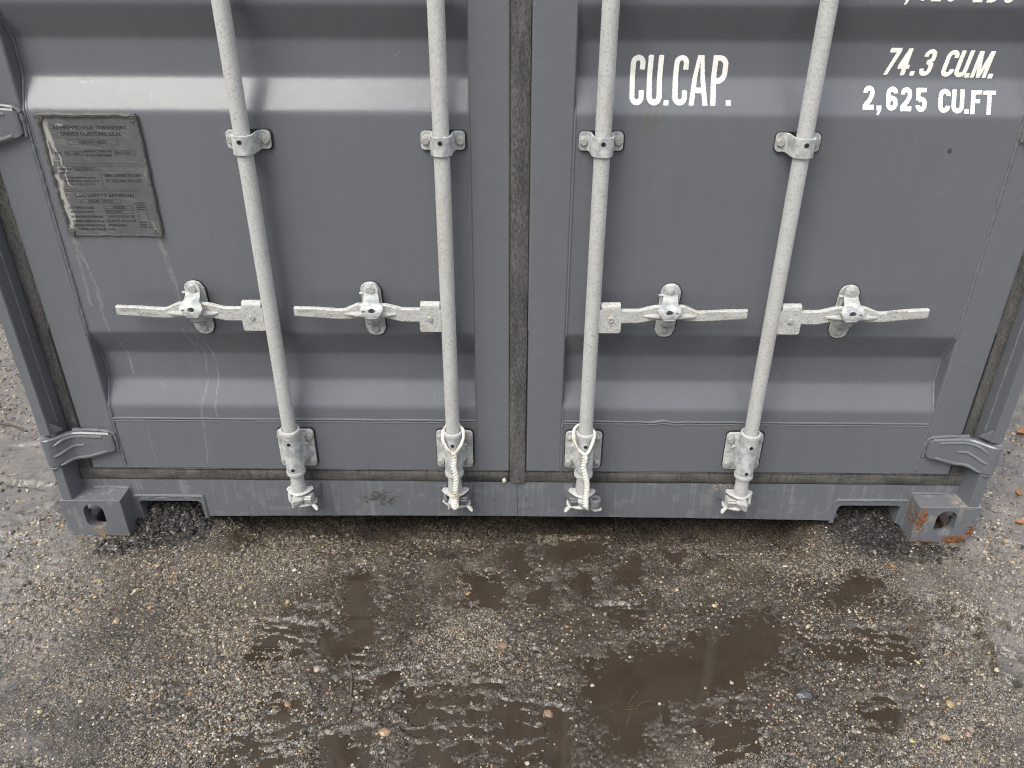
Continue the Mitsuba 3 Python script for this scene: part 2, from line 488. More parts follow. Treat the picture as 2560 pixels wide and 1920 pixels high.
scene['plate_metal'] = two(principled(proc(data_plate_color), 0.40, 0.5, 0.25))
scene['plate_print'] = two(principled((0.012, 0.012, 0.013), 0.5, 0.4))
scene['dirty_sealant'] = two(bump(principled(proc(lambda p, n, uv: mix((0.048, 0.047, 0.0455), (0.130, 0.126, 0.120), fbm(p.x * 110, p.y * 110, p.z * 110, 4))), 0.6, 0.4), galv_bump, 0.001))
scene['rope_fibre'] = two(bump(principled(proc(lambda p, n, uv: mix((0.68, 0.665, 0.61), (0.36, 0.30, 0.21), smoothstep(0.45, 0.75, fbm(p.x * 60, p.y * 60, p.z * 30, 3)) * 0.8)), 0.75, 0.3),
                              lambda p, n, uv: noise(p.x * 900, p.y * 900, p.z * 900), 0.0006))

# ------------------------------------------------------------------ ground height field
def hash_noise(x, y, seed):
    return meshkit.noise(np.stack([x, y, np.full_like(x, seed * 7.13)], -1), seed)


def hfbm(x, y, f, seed, o=3):
    return sum(0.5 ** (k + 1) * hash_noise(x * f * 2 ** k, y * f * 2 ** k, seed + k) for k in range(o)) / (1 - 0.5 ** o)


def sstep(a, b, x):
    t = np.clip((x - a) / (b - a), 0, 1)
    return t * t * (3 - 2 * t)


def poly_sd(px, py, pts):
    """signed distance to a polygon, negative inside"""
    d = np.full(px.shape, 9.0)
    inside = np.zeros(px.shape, bool)
    n = len(pts)
    for i in range(n):
        ax_, ay_ = pts[i]
        bx_, by_ = pts[(i + 1) % n]
        ex, ey = bx_ - ax_, by_ - ay_
        t = np.clip(((px - ax_) * ex + (py - ay_) * ey) / (ex * ex + ey * ey + 1e-12), 0, 1)
        d = np.minimum(d, np.hypot(px - ax_ - t * ex, py - ay_ - t * ey))
        c = (ay_ > py) != (by_ > py)
        inside ^= c & (px < (bx_ - ax_) * (py - ay_) / (by_ - ay_ + 1e-12) + ax_)
    return np.where(inside, -d, d)


PUDDLES = {   # outline in metres on the ground
    'main': [(.161, -.401), (.218, -.36), (.368, -.33), (.552, -.247), (.641, -.23), (.678, -.298), (.627, -.382), (.586, -.436), (.494, -.493), (.439, -.512), (.384, -.542), (.332, -.554), (.273, -.627), (.241, -.654), (.177, -.634), (.172, -.584), (.137, -.515), (.12, -.45)],
    'rear': [(.779, -.157), (.852, -.114), (.93, -.113), (.926, -.172), (.876, -.228), (.804, -.236), (.764, -.221), (.708, -.198)],
    'block_a': [(.031, -.133), (.102, -.132), (.118, -.225), (.085, -.243), (.03, -.238)],
    'block_b': [(.138, -.089), (.226, -.079), (.22, -.15), (.172, -.197), (.132, -.197)],
    'block_c': [(.248, -.043), (.333, -.051), (.319, -.163), (.242, -.160)],
    'block_d': [(-.045, -.019), (.045, -.018), (.043, -.118), (-.02, -.133)],
    'block_e': [(.076, .001), (.234, .012), (.229, -.060), (.074, -.080)],
    'block_f': [(.387, -.023), (.441, -.031), (.431, -.094), (.376, -.094)],
    'block_g': [(-.14, -.12), (-.05, -.14), (-.045, -.24), (-.12, -.235)],
    'left': [(-.447, -.139), (-.393, -.135), (-.341, -.25), (-.354, -.31), (-.336, -.352), (-.394, -.394), (-.453, -.368), (-.437, -.34), (-.409, -.31), (-.433, -.243)],
    'dip': [(-.607, -.405), (-.55, -.405), (-.545, -.43), (-.575, -.452), (-.604, -.437)],
    'front': [(-.16, -.545), (-.06, -.515), (.02, -.50), (.03, -.62), (-.05, -.665), (-.13, -.62)],
}
# tyre prints with water standing between their ridges: outline, direction of the ridges in degrees, ridge spacing, depth
PRINTS = [([(-.620, -.290), (-.478, -.298), (-.475, -.402), (-.55, -.415), (-.618, -.405)], -3, .027, 1.0), ([(-.56, -.500), (-.465, -.482), (-.455, -.60), (-.53, -.61)], 10, .030, 1.0), ([(-.61, -.615), (-.46, -.575), (-.445, -.66), (-.50, -.72), (-.62, -.72)], 17, .026, 1.15),
          ([(-.415, -.60), (-.30, -.585), (-.29, -.69), (-.41, -.70)], 9, .022, 0.8), ([(-.355, -.455), (-.262, -.425), (-.268, -.475), (-.335, -.52)], 24, .028, 1.0), ([(-.25, -.478), (-.03, -.462), (-.03, -.52), (-.10, -.69), (-.23, -.68)], -2, .040, 0.9),
          ([(.80, -.295), (.93, -.298), (.905, -.40), (.85, -.415), (.795, -.36)], -12, .026, 0.95), ([(.72, -.488), (.838, -.490), (.835, -.548), (.79, -.585), (.73, -.580)], -4, .030, 1.1), ([(.372, -.535), (.50, -.488), (.515, -.57), (.50, -.64), (.40, -.67)], 17, .032, 1.05),
          ([(.175, -.225), (.315, -.222), (.312, -.305), (.25, -.30)], -3, .022, 0.85), ([(-.56, -.24), (-.46, -.248), (-.46, -.268), (-.55, -.262)], -3, .020, 0.8), ([(.66, -.325), (.81, -.33), (.81, -.405), (.68, -.40)], -3, .024, 0.75),
          ([(-.47, -.30), (-.36, -.36), (-.33, -.43), (-.42, -.44), (-.47, -.38)], -8, .026, 0.9), ([(-.06, -.50), (.12, -.54), (.10, -.68), (-.05, -.70)], 6, .034, 0.9)]
# dry grooves of a coarse tyre, right and left of the container
GROOVES = [(.923, -.412, .986, -.456, .007), (.823, -.426, .855, -.452, .006), (1.112, -.370, 1.153, -.403, .009), (1.153, -.403, 1.25, -.46, .010), (1.095, -.225, 1.165, -.292, .009), (1.165, -.292, 1.27, -.36, .009), (1.105, -.25, 1.088, -.35, .008), (1.06, -.43, 1.10, -.46, .006), (1.06, -.262, 1.092, -.315, .007),
           (1.09, -.35, 1.062, -.43, .008), (1.25, -.20, 1.36, -.27, .009), (1.0, -.30, 1.05, -.33, .007), (1.18, -.12, 1.30, -.18, .009), (1.30, .0, 1.45, -.04, .010), (.95, -.355, 1.0, -.375, .006), (1.02, -.20, 1.06, -.24, .007), (1.35, .14, 1.55, .10, .010), (1.45, .32, 1.7, .30, .012),
           (-1.55, .24, -1.38, .21, .008), (-1.66, .40, -1.50, .43, .009), (-1.44, .00, -1.27, -.035, .008), (-1.52, .13, -1.49, .24, .007), (-1.33, -.12, -1.20, -.10, .007), (-1.75, .60, -1.58, .55, .009), (-1.41, .09, -1.30, .13, .006)]


def seg_sd(x, y, s):
    x0, y0, x1, y1, w = s
    ex, ey = x1 - x0, y1 - y0
    t = np.clip(((x - x0) * ex + (y - y0) * ey) / (ex * ex + ey * ey), 0, 1)
    return np.hypot(x - x0 - t * ex, y - y0 - t * ey) - w


WATER = -0.0115


def near_box(x, y, b, m=0.11):
    return np.nonzero((x > b[0] - m) & (x < b[2] + m) & (y > b[1] - m) & (y < b[3] + m))[0]


def clump_mask(x, y):
    """where the churned lumpy mud lies: heaps pushed up under both ends of the sill"""
    n = hfbm(x, y, 14, 91, 3) - 0.5
    l = sstep(0.05, -0.03, poly_sd(x, y, [(-1.13, -.075), (-.97, -.050), (-.87, .02), (-.82, .9), (-1.30, .9), (-1.10, .12)]) + n * 0.07)
    r = sstep(0.05, -0.03, poly_sd(x, y, [(1.12, -.09), (.98, -.06), (.88, .04), (.82, .9), (1.30, .9), (1.10, .12), (1.20, -.03)]) + n * 0.07)
    return l, r


def ground_height(x, y):
    wx = x + 0.018 * (hash_noise(x * 22, y * 22, 3) - 0.5) + 0.014 * (hash_noise(x * 70, y * 70, 4) - 0.5)
    wy = y + 0.018 * (hash_noise(x * 22, y * 22, 5) - 0.5) + 0.014 * (hash_noise(x * 70, y * 70, 6) - 0.5)
    near = sstep(4.0, 1.2, np.hypot(x, y * 1.2))
    h = 0.012 * (hfbm(x, y, 1.7, 11, 3) - 0.5) + 0.010 * (hfbm(x, y, 7, 21, 3) - 0.5)
    grit = 0.0062 * (hash_noise(x * 95, y * 95, 31) - 0.5) + 0.0038 * (hash_noise(x * 190, y * 190, 32) - 0.5) + 0.0022 * (hash_noise(x * 330, y * 330, 33) - 0.5)
    patch = sstep(0.35, 0.65, hfbm(x, y, 5, 41, 3))
    pk = sstep(0.62, 0.85, hash_noise(x * 120, y * 120, 35)) * 0.004
    h = h + (grit * (0.45 + 0.85 * patch) + pk * (0.3 + 0.7 * patch)) * near
    h -= 0.004
    # the wet hollow in the middle lies lower than the banks at both sides
    h += -0.004 * sstep(1.0, 0.5, np.abs(x - 0.15)) + 0.004 * sstep(1.0, 1.5, np.abs(x))
    # hollow under the sill
    h -= 0.090 * sstep(-0.08, 0.09, y) * sstep(0.85, 0.72, np.abs(x))
    # churned heaps under both ends of the sill
    l, r = clump_mask(x, y)
    cl = hash_noise(wx * 42, wy * 42, 51) * 0.55 + hash_noise(wx * 85, wy * 85, 52) * 0.30 + hash_noise(wx * 170, wy * 170, 53) * 0.15
    crumbs = np.abs(cl - 0.5) * 2
    rise_l = 0.105 * sstep(-0.02, 0.24, y - 0.35 * np.clip(x + 0.97, 0.0, 0.3)) * sstep(-1.15, -1.02, x - 0.1 * np.clip(y, 0, 1)) * sstep(-0.74, -0.90, x)
    rise_r = 0.090 * sstep(0.00, 0.28, y - 0.25 * np.clip(0.97 - x, 0.0, 0.3)) * sstep(1.14, 1.02, x) * sstep(0.72, 0.90, x)
    h = h * (1 - 0.6 * np.maximum(l, r)) + l * (rise_l + 0.026 * (crumbs - 0.35)) + r * (rise_r + 0.020 * (crumbs - 0.35))
    # smooth trodden plates with cracks between them, left of the container
    side = sstep(-1.12, -1.3, x) * near + sstep(1.0, 1.2, x) * near
    for g in GROOVES:
        k = near_box(x, y, (min(g[0], g[2]), min(g[1], g[3]), max(g[0], g[2]), max(g[1], g[3])))
        d = seg_sd(wx[k], wy[k], g)
        h[k] += (-0.013 if g[0] > 0 else -0.008) * sstep(0.010, -0.004, d) * sstep(0.18 if g[0] > 0 else 0.32, 0.45, hfbm(x[k], y[k], 14, 83, 2)) + (0.0030 if g[0] > 0 else 0.0012) * sstep(0.022, 0.008, d) * sstep(-0.002, 0.008, d)
    # puddles
    gr2 = 0.0060 * (hash_noise(x * 170, y * 170, 61) - 0.5) + 0.0062 * (hash_noise(x * 60, y * 60, 62) - 0.5) + 0.0036 * (hfbm(x, y, 18, 63, 2) - 0.5)
    for name, pts in PUDDLES.items():
        a = np.array(pts)
        k = near_box(x, y, (*a.min(0), *a.max(0)))
        sd = poly_sd(wx[k], wy[k], pts)
        w = sstep(0.075, 0.015, sd)
        big = name in ('main', 'rear')
        spike = 0.0075 * sstep(0.80, 0.97, hash_noise(x[k] * 75, y[k] * 75, 66))
        tgt = WATER + np.clip(sd * (0.075 if big else 0.15), -0.0060 if big else -0.0070, 0.007) + gr2[k] * 0.95 + spike + (0.0010 if big else -0.0004)
        h[k] = h[k] * (1 - w) + tgt * w
    for pts, ang, per, dep in PRINTS:
        a = np.array(pts)
        k = near_box(x, y, (*a.min(0), *a.max(0)))
        X_, Y_ = wx[k], wy[k]
        sd = poly_sd(X_, Y_, pts)
        w = sstep(0.016, -0.010, sd + 0.016 * (hash_noise(x[k] * 60, y[k] * 60, 71) - 0.5))
        t = (-X_ * math.sin(math.radians(ang)) + Y_ * math.cos(math.radians(ang))) / per + 2.4 * (hfbm(x[k], y[k], 10, 72, 3) - 0.5)
        wave = (0.5 + 0.5 * np.sin(2 * np.pi * t)) ** 0.8
        gap = hfbm(x[k], y[k], 17, 73, 2)
        ridge = sstep(0.36, 0.60, gap) * (0.55 + 0.45 * sstep(0.4, 0.6, hfbm(x[k], y[k], 31, 79, 2)))
        hp = WATER - 0.0012 + dep * (0.0088 * (wave - 0.52) * ridge + 0.012 * (hfbm(x[k], y[k], 24, 77, 3) - 0.50)) + gr2[k] * 0.55 + 0.0024 * (hash_noise(x[k] * 150, y[k] * 150, 74) - 0.5)
        h[k] = h[k] * (1 - w) + hp * w + 0.0028 * sstep(0.024, 0.006, sd) * sstep(-0.006, 0.006, sd)
    return h


def axis(spans):
    out = [spans[0][0]]
    for a, b, step in spans:
        n = max(1, int(round((b - a) / step)))
        out += list(np.linspace(a, b, n + 1)[1:])
    return np.array(out)


def geo(a, b, s0):
    """from a outwards to b with growing steps"""
    out, s, x = [], s0, a
    while abs(x - a) < abs(b - a):
        x += math.copysign(s, b - a)
        s *= 1.22
        out.append(x)
    return out


gx = np.r_[geo(-2.1, -90, 0.012)[::-1], axis([(-2.1, -1.3, 0.006), (-1.3, 1.3, 0.0028), (1.3, 2.0, 0.006)]), geo(2.0, 90, 0.012)]
gy = np.r_[geo(-0.72, -90, 0.008)[::-1], axis([(-0.72, 0.12, 0.0028), (0.12, 0.45, 0.006), (0.45, 1.5, 0.009)]), geo(1.5, 90, 0.015)]
GX, GY = np.meshgrid(gx, gy)
GH = ground_height(GX.ravel(), GY.ravel()).reshape(GX.shape)


def sample_ground(x, y):
    i = np.clip(np.searchsorted(gx, x) - 1, 0, len(gx) - 2)
    j = np.clip(np.searchsorted(gy, y) - 1, 0, len(gy) - 2)
    tx, ty = (x - gx[i]) / (gx[i + 1] - gx[i]), (y - gy[j]) / (gy[j + 1] - gy[j])
    return (GH[j, i] * (1 - tx) + GH[j, i + 1] * tx) * (1 - ty) + (GH[j + 1, i] * (1 - tx) + GH[j + 1, i + 1] * tx) * ty


idx = np.arange(GX.size).reshape(GX.shape)
gf = np.concatenate([np.stack([idx[:-1, :-1], idx[:-1, 1:], idx[1:, 1:]], -1).reshape(-1, 3), np.stack([idx[:-1, :-1], idx[1:, 1:], idx[1:, :-1]], -1).reshape(-1, 3)])


def ground_color(p, n, uv):
    big = fbm(p.x * 3.2, p.y * 3.2, 1.0, 3)
    mid = fbm(p.x * 26, p.y * 26, 2.0, 3)
    c = mix((0.018, 0.014, 0.011), (0.056, 0.045, 0.035), smoothstep(0.25, 0.75, big * 0.5 + mid * 0.5))
    v1, _, w1 = voronoi(p.x * 210, p.y * 210)
    v2, _, w2 = voronoi(p.x * 400 + 5, p.y * 400)
    rich = smoothstep(0.30, 0.62, fbm(p.x * 8 + 4, p.y * 8, 3.0, 3))
    tone = mix(mix((0.17, 0.135, 0.095), (0.30, 0.25, 0.18), smoothstep(0.1, 0.5, noise(w1 * 91.0, 2.0))), (0.15, 0.15, 0.15), smoothstep(0.55, 0.6, noise(w1 * 57.0, 7.0)))
    m1 = smoothstep(0.42, 0.28, v1) * dr.select(w1 > 0.62, 1.0, 0.0)
    m2 = smoothstep(0.45, 0.30, v2) * dr.select(w2 > 0.55, 1.0, 0.0)
    c = mix(c, mix((0.12, 0.10, 0.075), (0.34, 0.285, 0.205), noise(w2 * 77.0, 3.0)), m2 * (0.40 + 0.55 * rich))
    c = mix(c, tone, m1 * (0.25 + 0.65 * rich))
    dk = smoothstep(0.40, 0.25, voronoi(p.x * 150 + 9, p.y * 150)[0]) * dr.select(noise(p.x * 40, p.y * 40, 6.0) > 0.55, 1.0, 0.0)
    c = mix(c, (0.030, 0.029, 0.029), dk * 0.6)
    # brown silty film in ragged patches, with shade before the sill painted in
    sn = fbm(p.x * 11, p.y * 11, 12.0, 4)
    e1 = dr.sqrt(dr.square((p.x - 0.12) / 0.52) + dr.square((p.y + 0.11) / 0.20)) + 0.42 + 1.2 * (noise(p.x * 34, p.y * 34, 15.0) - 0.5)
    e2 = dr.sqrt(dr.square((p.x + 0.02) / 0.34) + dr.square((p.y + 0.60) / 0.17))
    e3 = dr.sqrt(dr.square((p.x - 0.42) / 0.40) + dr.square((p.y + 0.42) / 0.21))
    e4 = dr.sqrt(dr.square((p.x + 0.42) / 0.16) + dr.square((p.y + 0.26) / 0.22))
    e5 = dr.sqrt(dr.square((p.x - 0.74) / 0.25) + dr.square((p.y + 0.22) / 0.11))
    silt_shade = smoothstep(1.25, 0.85, dr.minimum(dr.minimum(dr.minimum(e1, e5), e2), dr.minimum(e3, e4)) + 1.5 * (sn - 0.5))
    c = mix(c, mix((0.022, 0.016, 0.011), (0.044, 0.034, 0.025), mid), silt_shade * 0.68)
    side_sheen = smoothstep(1.00, 1.25, dr.abs(p.x) + 0.35 * (sn - 0.5))  # lighter grey on both sides, wet sky sheen painted into the colour
    c = mix(c, mix((0.092, 0.083, 0.078), (0.180, 0.162, 0.150), mid), side_sheen * 0.75)
    # dark churned mud heaps under the sill ends, their shade painted into the colour
    heap_shade = smoothstep(0.80, 0.90, dr.abs(p.x) + 0.06 * (mid - 0.5)) * smoothstep(-0.09, -0.03, p.y + 0.07 * (mid - 0.5)) * smoothstep(1.13, 1.04, dr.abs(p.x) - 0.3 * dr.maximum(-p.y, 0.0))
    return mix(c, mix((0.020, 0.018, 0.017), (0.042, 0.038, 0.035), mid), heap_shade * 0.85)


def ground_rough(p, n, uv):
    w = fbm(p.x * 7, p.y * 7, 9.0, 3)
    g = noise(p.x * 260, p.y * 260, 4.0)
    return 0.08 + 0.22 * smoothstep(0.38, 0.66, w) + 0.10 * g


def ground_bump(p, n, uv):
    return noise(p.x * 420, p.y * 420, p.z * 200) + 0.6 * noise(p.x * 850, p.y * 850, p.z * 400)


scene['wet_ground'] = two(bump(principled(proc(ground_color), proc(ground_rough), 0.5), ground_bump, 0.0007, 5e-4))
scene['puddle_water'] = two(bump(principled(proc(lambda p, n, uv: mix((0.028, 0.0205, 0.0145), (0.044, 0.033, 0.024), fbm(p.x * 24, p.y * 24, 5.0, 4))), 0.045, 0.30),
                                 lambda p, n, uv: noise(p.x * 14, p.y * 14), 0.0004))
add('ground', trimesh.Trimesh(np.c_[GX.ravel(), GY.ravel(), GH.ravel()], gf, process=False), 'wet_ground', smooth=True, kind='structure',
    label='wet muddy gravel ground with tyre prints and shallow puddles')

# water sheets: they show only where the ground dips below them
SHEETS = [(('main',), 'broad brown puddle in the right middle of the mud'), (('rear',), 'small brown puddle nearer the rusty corner'),
          (('block_a', 'block_b', 'block_c', 'block_d', 'block_e', 'block_f', 'block_g'), 'shallow water in square tread prints just in front of the sill'),
          (('left',), 'long narrow puddle in the mud left of centre'), (('dip',), 'small water filled dip at the left tread print'), (('front',), 'murky water in front at the bottom centre')]
sheet_polys = [UN([Polygon(PUDDLES[n]).buffer(0.03) for n in names]) for names, _ in SHEETS]
used = UN(sheet_polys)
for (names, lab), pg in zip(SHEETS, sheet_polys):
    m = extr(pg.simplify(0.002), 0.0002)
    m.apply_translation([0, 0, WATER - 0.0002])
    add('puddle', m, 'puddle_water', smooth=False, kind='structure', label=lab)
PLABEL = ['water between the ridges of the tyre print left of centre', 'water lines in the upper part of the lower left tyre print', 'water lines in the tyre print at the bottom left', 'thin water lines at the bottom, right of the lower left print', 'small wedge of water right of the thin twig',
          'broad patch of water and ridges at the bottom centre', 'angled water slots right of the broad puddle', 'water slots of the tyre print at the lower right', 'curved water lines just below the broad puddle', 'thin water lines behind the broad puddle',
          'two short water lines above the tyre print left of centre', 'thin water lines between the broad puddle and the angled slots', 'water ridges below the narrow puddle', 'rippled water left of the lower end of the broad puddle']
for (pts, *_), lab in zip(PRINTS, PLABEL):
    pg = Polygon(pts).buffer(0.012).difference(used.buffer(0.0015))
    used = UN([used, pg])
    pg = max(getattr(pg, 'geoms', [pg]), key=lambda g: g.area)
    m = extr(pg.simplify(0.002), 0.0002)
    m.apply_translation([0, 0, WATER - 0.0002])
    add('puddle', m, 'puddle_water', smooth=False, kind='structure', label=lab)

# ------------------------------------------------------------------ the container
C = 'shipping_container'
labels[C] = {'label': 'dark grey steel shipping container seen at its closed cargo doors, standing on wet mud', 'category': 'shipping container'}


def part(name, mesh, mat, smooth=30, label=None, parent=C, kind=None):
    return add(f'{parent}__{name}', mesh, mat, smooth, label=label, kind=kind)


# the pressed door panel: y (depth) as a function of z
YO, YI = 0.0555, 0.0915
prof = [(0.30, YO), (0.3814, YO), (0.4446, YI), (0.5193, YI), (0.5917, YO), (1.1072, YO), (1.1760, YI), (1.2464, YI), (1.3159, YO),
        (1.830, YO), (1.899, YI), (1.970, YI), (2.040, YO), (2.556, YO), (2.625, YI), (2.66, YI), (2.72, YO), (2.80, YO)]
PZ = np.arange(0.30, 2.80, 0.002)
PY = gaussian_filter1d(np.interp(PZ, [a for a, b in prof], [b for a, b in prof]), 2.2)


def panel_y(z):
    return np.interp(z, PZ, PY)


def panel(x0, x1, seed):
    zs = np.r_[np.arange(0.3415, 1.42, 0.003), np.arange(1.42, 2.775, 0.01)]
    xs = np.linspace(x0, x1, 60)
    X, Z = np.meshgrid(xs, zs)
    Y = panel_y(Z)
    q = np.stack([X * 3.1, Z * 3.4, np.full_like(X, seed)], -1)
    Y = Y + 0.0013 * (meshkit.fbm(q, 2, seed) - 0.5)
    n = len(xs)
    i = np.arange(X.size).reshape(X.shape)
    F = np.concatenate([np.stack([i[:-1, :-1], i[:-1, 1:], i[1:, 1:]], -1).reshape(-1, 3), np.stack([i[:-1, :-1], i[1:, 1:], i[1:, :-1]], -1).reshape(-1, 3)])
    return trimesh.Trimesh(np.c_[X.ravel(), Y.ravel(), Z.ravel()], F, process=False)


def rr_prism_z(x0, x1, y0, y1, z0, z1, r):
    return extr_z(rrect(x0, y0, x1, y1, r), z0, z1)


def seam_path(x, z0, z1, dy=-0.0005, sgn=0):
    z = np.arange(z0, z1, 0.006)
    return np.c_[np.full_like(z, x), panel_y(z) + dy, z]


for side in (-1, 1):
    mat = 'paint_left_door' if side < 0 else 'paint_right_door'
    D = part('door', panel(*((-1.048, -0.108) if side < 0 else (0.105, 1.048)), 11 + side), mat, True,
             label='left cargo door, with pale dried drip marks' if side < 0 else 'right cargo door, with white lettering')
    out0, out1 = (-1.1355, -1.0465) if side < 0 else (1.0465, 1.1375)
    in0, in1 = (-0.1112, -0.0262) if side < 0 else (0.0172, 0.1085)
    part('stile', rr_prism_z(out0, out1, 0.0535, 0.106, 0.1895, 2.78, 0.006), 'paint_stile', 30, parent=D)
    part('stile', rr_prism_z(in0, in1, 0.0535, 0.106, 0.1895, 2.78, 0.005), 'paint_stile', 30, parent=D)
    a, b = (out1, in0) if side < 0 else (in1, out0)
    part('bottom_rail', extr_y(sbox(a - 0.004, 0.1895, b + 0.004, 0.3400), 0.0550, 0.0600), mat, 30, parent=D)
    # welds: along the stiles (they follow the pressing) and along the bottom rail
    so, si = (out1, in0) if side < 0 else (out0, in1)
    for x, s in ((so, 1), (si, 2)):
        P = seam_path(x + (0.0018 if x in (out1, in1) else -0.0018), 0.200, 1.42)
        P[P[:, 2] < 0.3415, 1] = 0.0545
        part('weld_seam', bead(P, 0.0034 if x == so else 0.0022, 3 * s + side, 0.7, 0.004), 'bead_paint', 40, parent=D)
    if so == out1 or so == out0:
        P = seam_path(so + (0.0085 if side < 0 else -0.0085), 0.3415, 1.42, 0.0003)
        part('weld_seam', bead(P, 0.0013, 17 + side, 0.3, 0.008, 6), 'bead_paint', 40, parent=D)
    xs = np.linspace(a, b, 120)
    zw = 0.3418 + 0.0012 * (meshkit.noise(np.c_[xs * 26, xs * 0, xs * 0 + side], 5) - 0.5)
    if side > 0:
        zw += 0.0030 * np.exp(-((xs - 0.37) / 0.05) ** 2) * np.sin(xs * 90)
    for dz, r, sd in ((0.0036, 0.0024, 1), (-0.0034, 0.0021, 2)):
        rad = r * (0.8 + 0.4 * meshkit.noise(np.c_[xs * 55, xs * 0, xs * 0 + sd], 9))
        if side > 0:
            rad *= 1 + 0.7 * np.exp(-((xs - 0.37) / 0.03) ** 2)
        part('weld_seam', tube(np.c_[xs, np.full_like(xs, 0.0553), zw + dz], rad, 8), 'bead_paint', 40, parent=D)

# weather seals
zz = np.arange(0.1465, 2.78, 0.02)
w1 = 0.0012 * (meshkit.noise(np.c_[zz * 9, zz * 0, zz * 0], 3) - 0.5)


def strip_z(xl, xr, y, z0, z1, bulge, seed, step=0.02):
    zs = np.arange(z0, z1 + step / 2, step)
    a = np.linspace(0, np.pi, 9)
    prof2 = [((1 - np.cos(t)) / 2, np.sin(t) ** 0.6) for t in a]
    V = []
    for z in zs:
        o = 0.0016 * (meshkit.noise(np.array([[z * 11, seed, 0.0]]), 4)[0] - 0.5)
        for u, h in prof2:
            V.append([xl + (xr - xl) * u + o, y + 0.004 - (bulge + 0.004) * h + o * 0.5, z])
    n, F = len(prof2), []
    for i in range(len(zs) - 1):
        for j in range(n - 1):
            k = i * n + j
            F += [[k, k + 1, k + n + 1], [k, k + n + 1, k + n]]
    for base, flip in ((0, False), ((len(zs) - 1) * n, True)):
        for j in range(1, n - 1):
            f = [base, base + j + 1, base + j]
            F.append(f[::-1] if flip else f)
    return trimesh.Trimesh(V, F, process=False)


part('centre_seal', strip_z(-0.0262, 0.0172, 0.0560, 0.1480, 2.78, 0.0040, 1), 'rubber_upright', 40, label='upright rubber seal between the two doors')
part('seal_lip', extr_z(sbox(0.0165, 0.0545, 0.0208, 0.0580), 0.1895, 0.604), 'black_sealant')


def bottom_seal(x0, x1, z0, z1, y, bulge, seed):
    xs = np.linspace(x0, x1 + 0.005, int((x1 - x0) / 0.0125))
    V = []
    a = np.linspace(0, np.pi, 9)
    for x in xs:
        o = 0.0014 * (meshkit.noise(np.array([[x * 13, seed, 0.0]]), 6)[0] - 0.5)
        for t in a:
            V.append([x, y + 0.006 - (bulge + 0.006) * math.sin(t) ** 0.55 + o, z1 + o - (z1 - z0) * (1 - math.cos(t)) / 2])
    n, F = len(a), []
    for i in range(len(xs) - 1):
        for j in range(n - 1):
            k = i * n + j
            F += [[k, k + 1, k + n + 1], [k, k + n + 1, k + n]]
    m = trimesh.Trimesh(V, F, process=False)
    if m.face_normals[:, 1].mean() > 0:
        m.invert()
    return m


for x0, x1 in ((-1.1740, -0.0335), (0.0150, 1.1740)):
    part('bottom_seal', bottom_seal(x0, x1, 0.1462, 0.1830, 0.0600, 0.0035, x0), 'rubber_flat', 40)
    part('seal_lip', tube(np.c_[np.linspace(x0 + .04, x1, 80), np.full(80, 0.0575), 0.1860 + 0.0009 * np.sin(np.linspace(0, 19, 80))], 0.0021, 6), 'rubber_flat', 40)
for s in (-1, 1):
    # the side seal slants back from the door edge to the post
    zs = np.arange(0.150, 2.78, 0.02)
    V = []
    for z in zs:
        o = 0.0012 * (meshkit.noise(np.array([[z * 9, s, 0.0]]), 4)[0] - 0.5)
        for u in np.linspace(0, 1, 8):
            V.append([s * (1.1360 + 0.0415 * u) + o, 0.0645 + 0.002 * u - 0.0045 * math.sin(np.pi * u) ** 0.6 + o, z])
    F = []
    for i in range(len(zs) - 1):
        for j in range(7):
            k = i * 8 + j
            F += [[k, k + 8, k + 9], [k, k + 9, k + 1]] if s < 0 else [[k, k + 9, k + 8], [k, k + 1, k + 9]]
    part('side_seal', trimesh.Trimesh(V, F, process=False), 'rubber_upright', 40)
    part('seal_lip', extr_z(sbox(min(s * 1.1350, s * 1.1405), 0.0560, max(s * 1.1350, s * 1.1405), 0.0640), 0.1895, 0.600), 'black_sealant')
    part('seal_flap', to_tm(hull_spheres([(s * 1.1385, 0.0560, 0.600, 0.0022), (s * 1.1345, 0.0535, 0.612, 0.0018), (s * 1.1330, 0.0530, 0.603, 0.0018)], 7)), 'rubber_upright', 40)

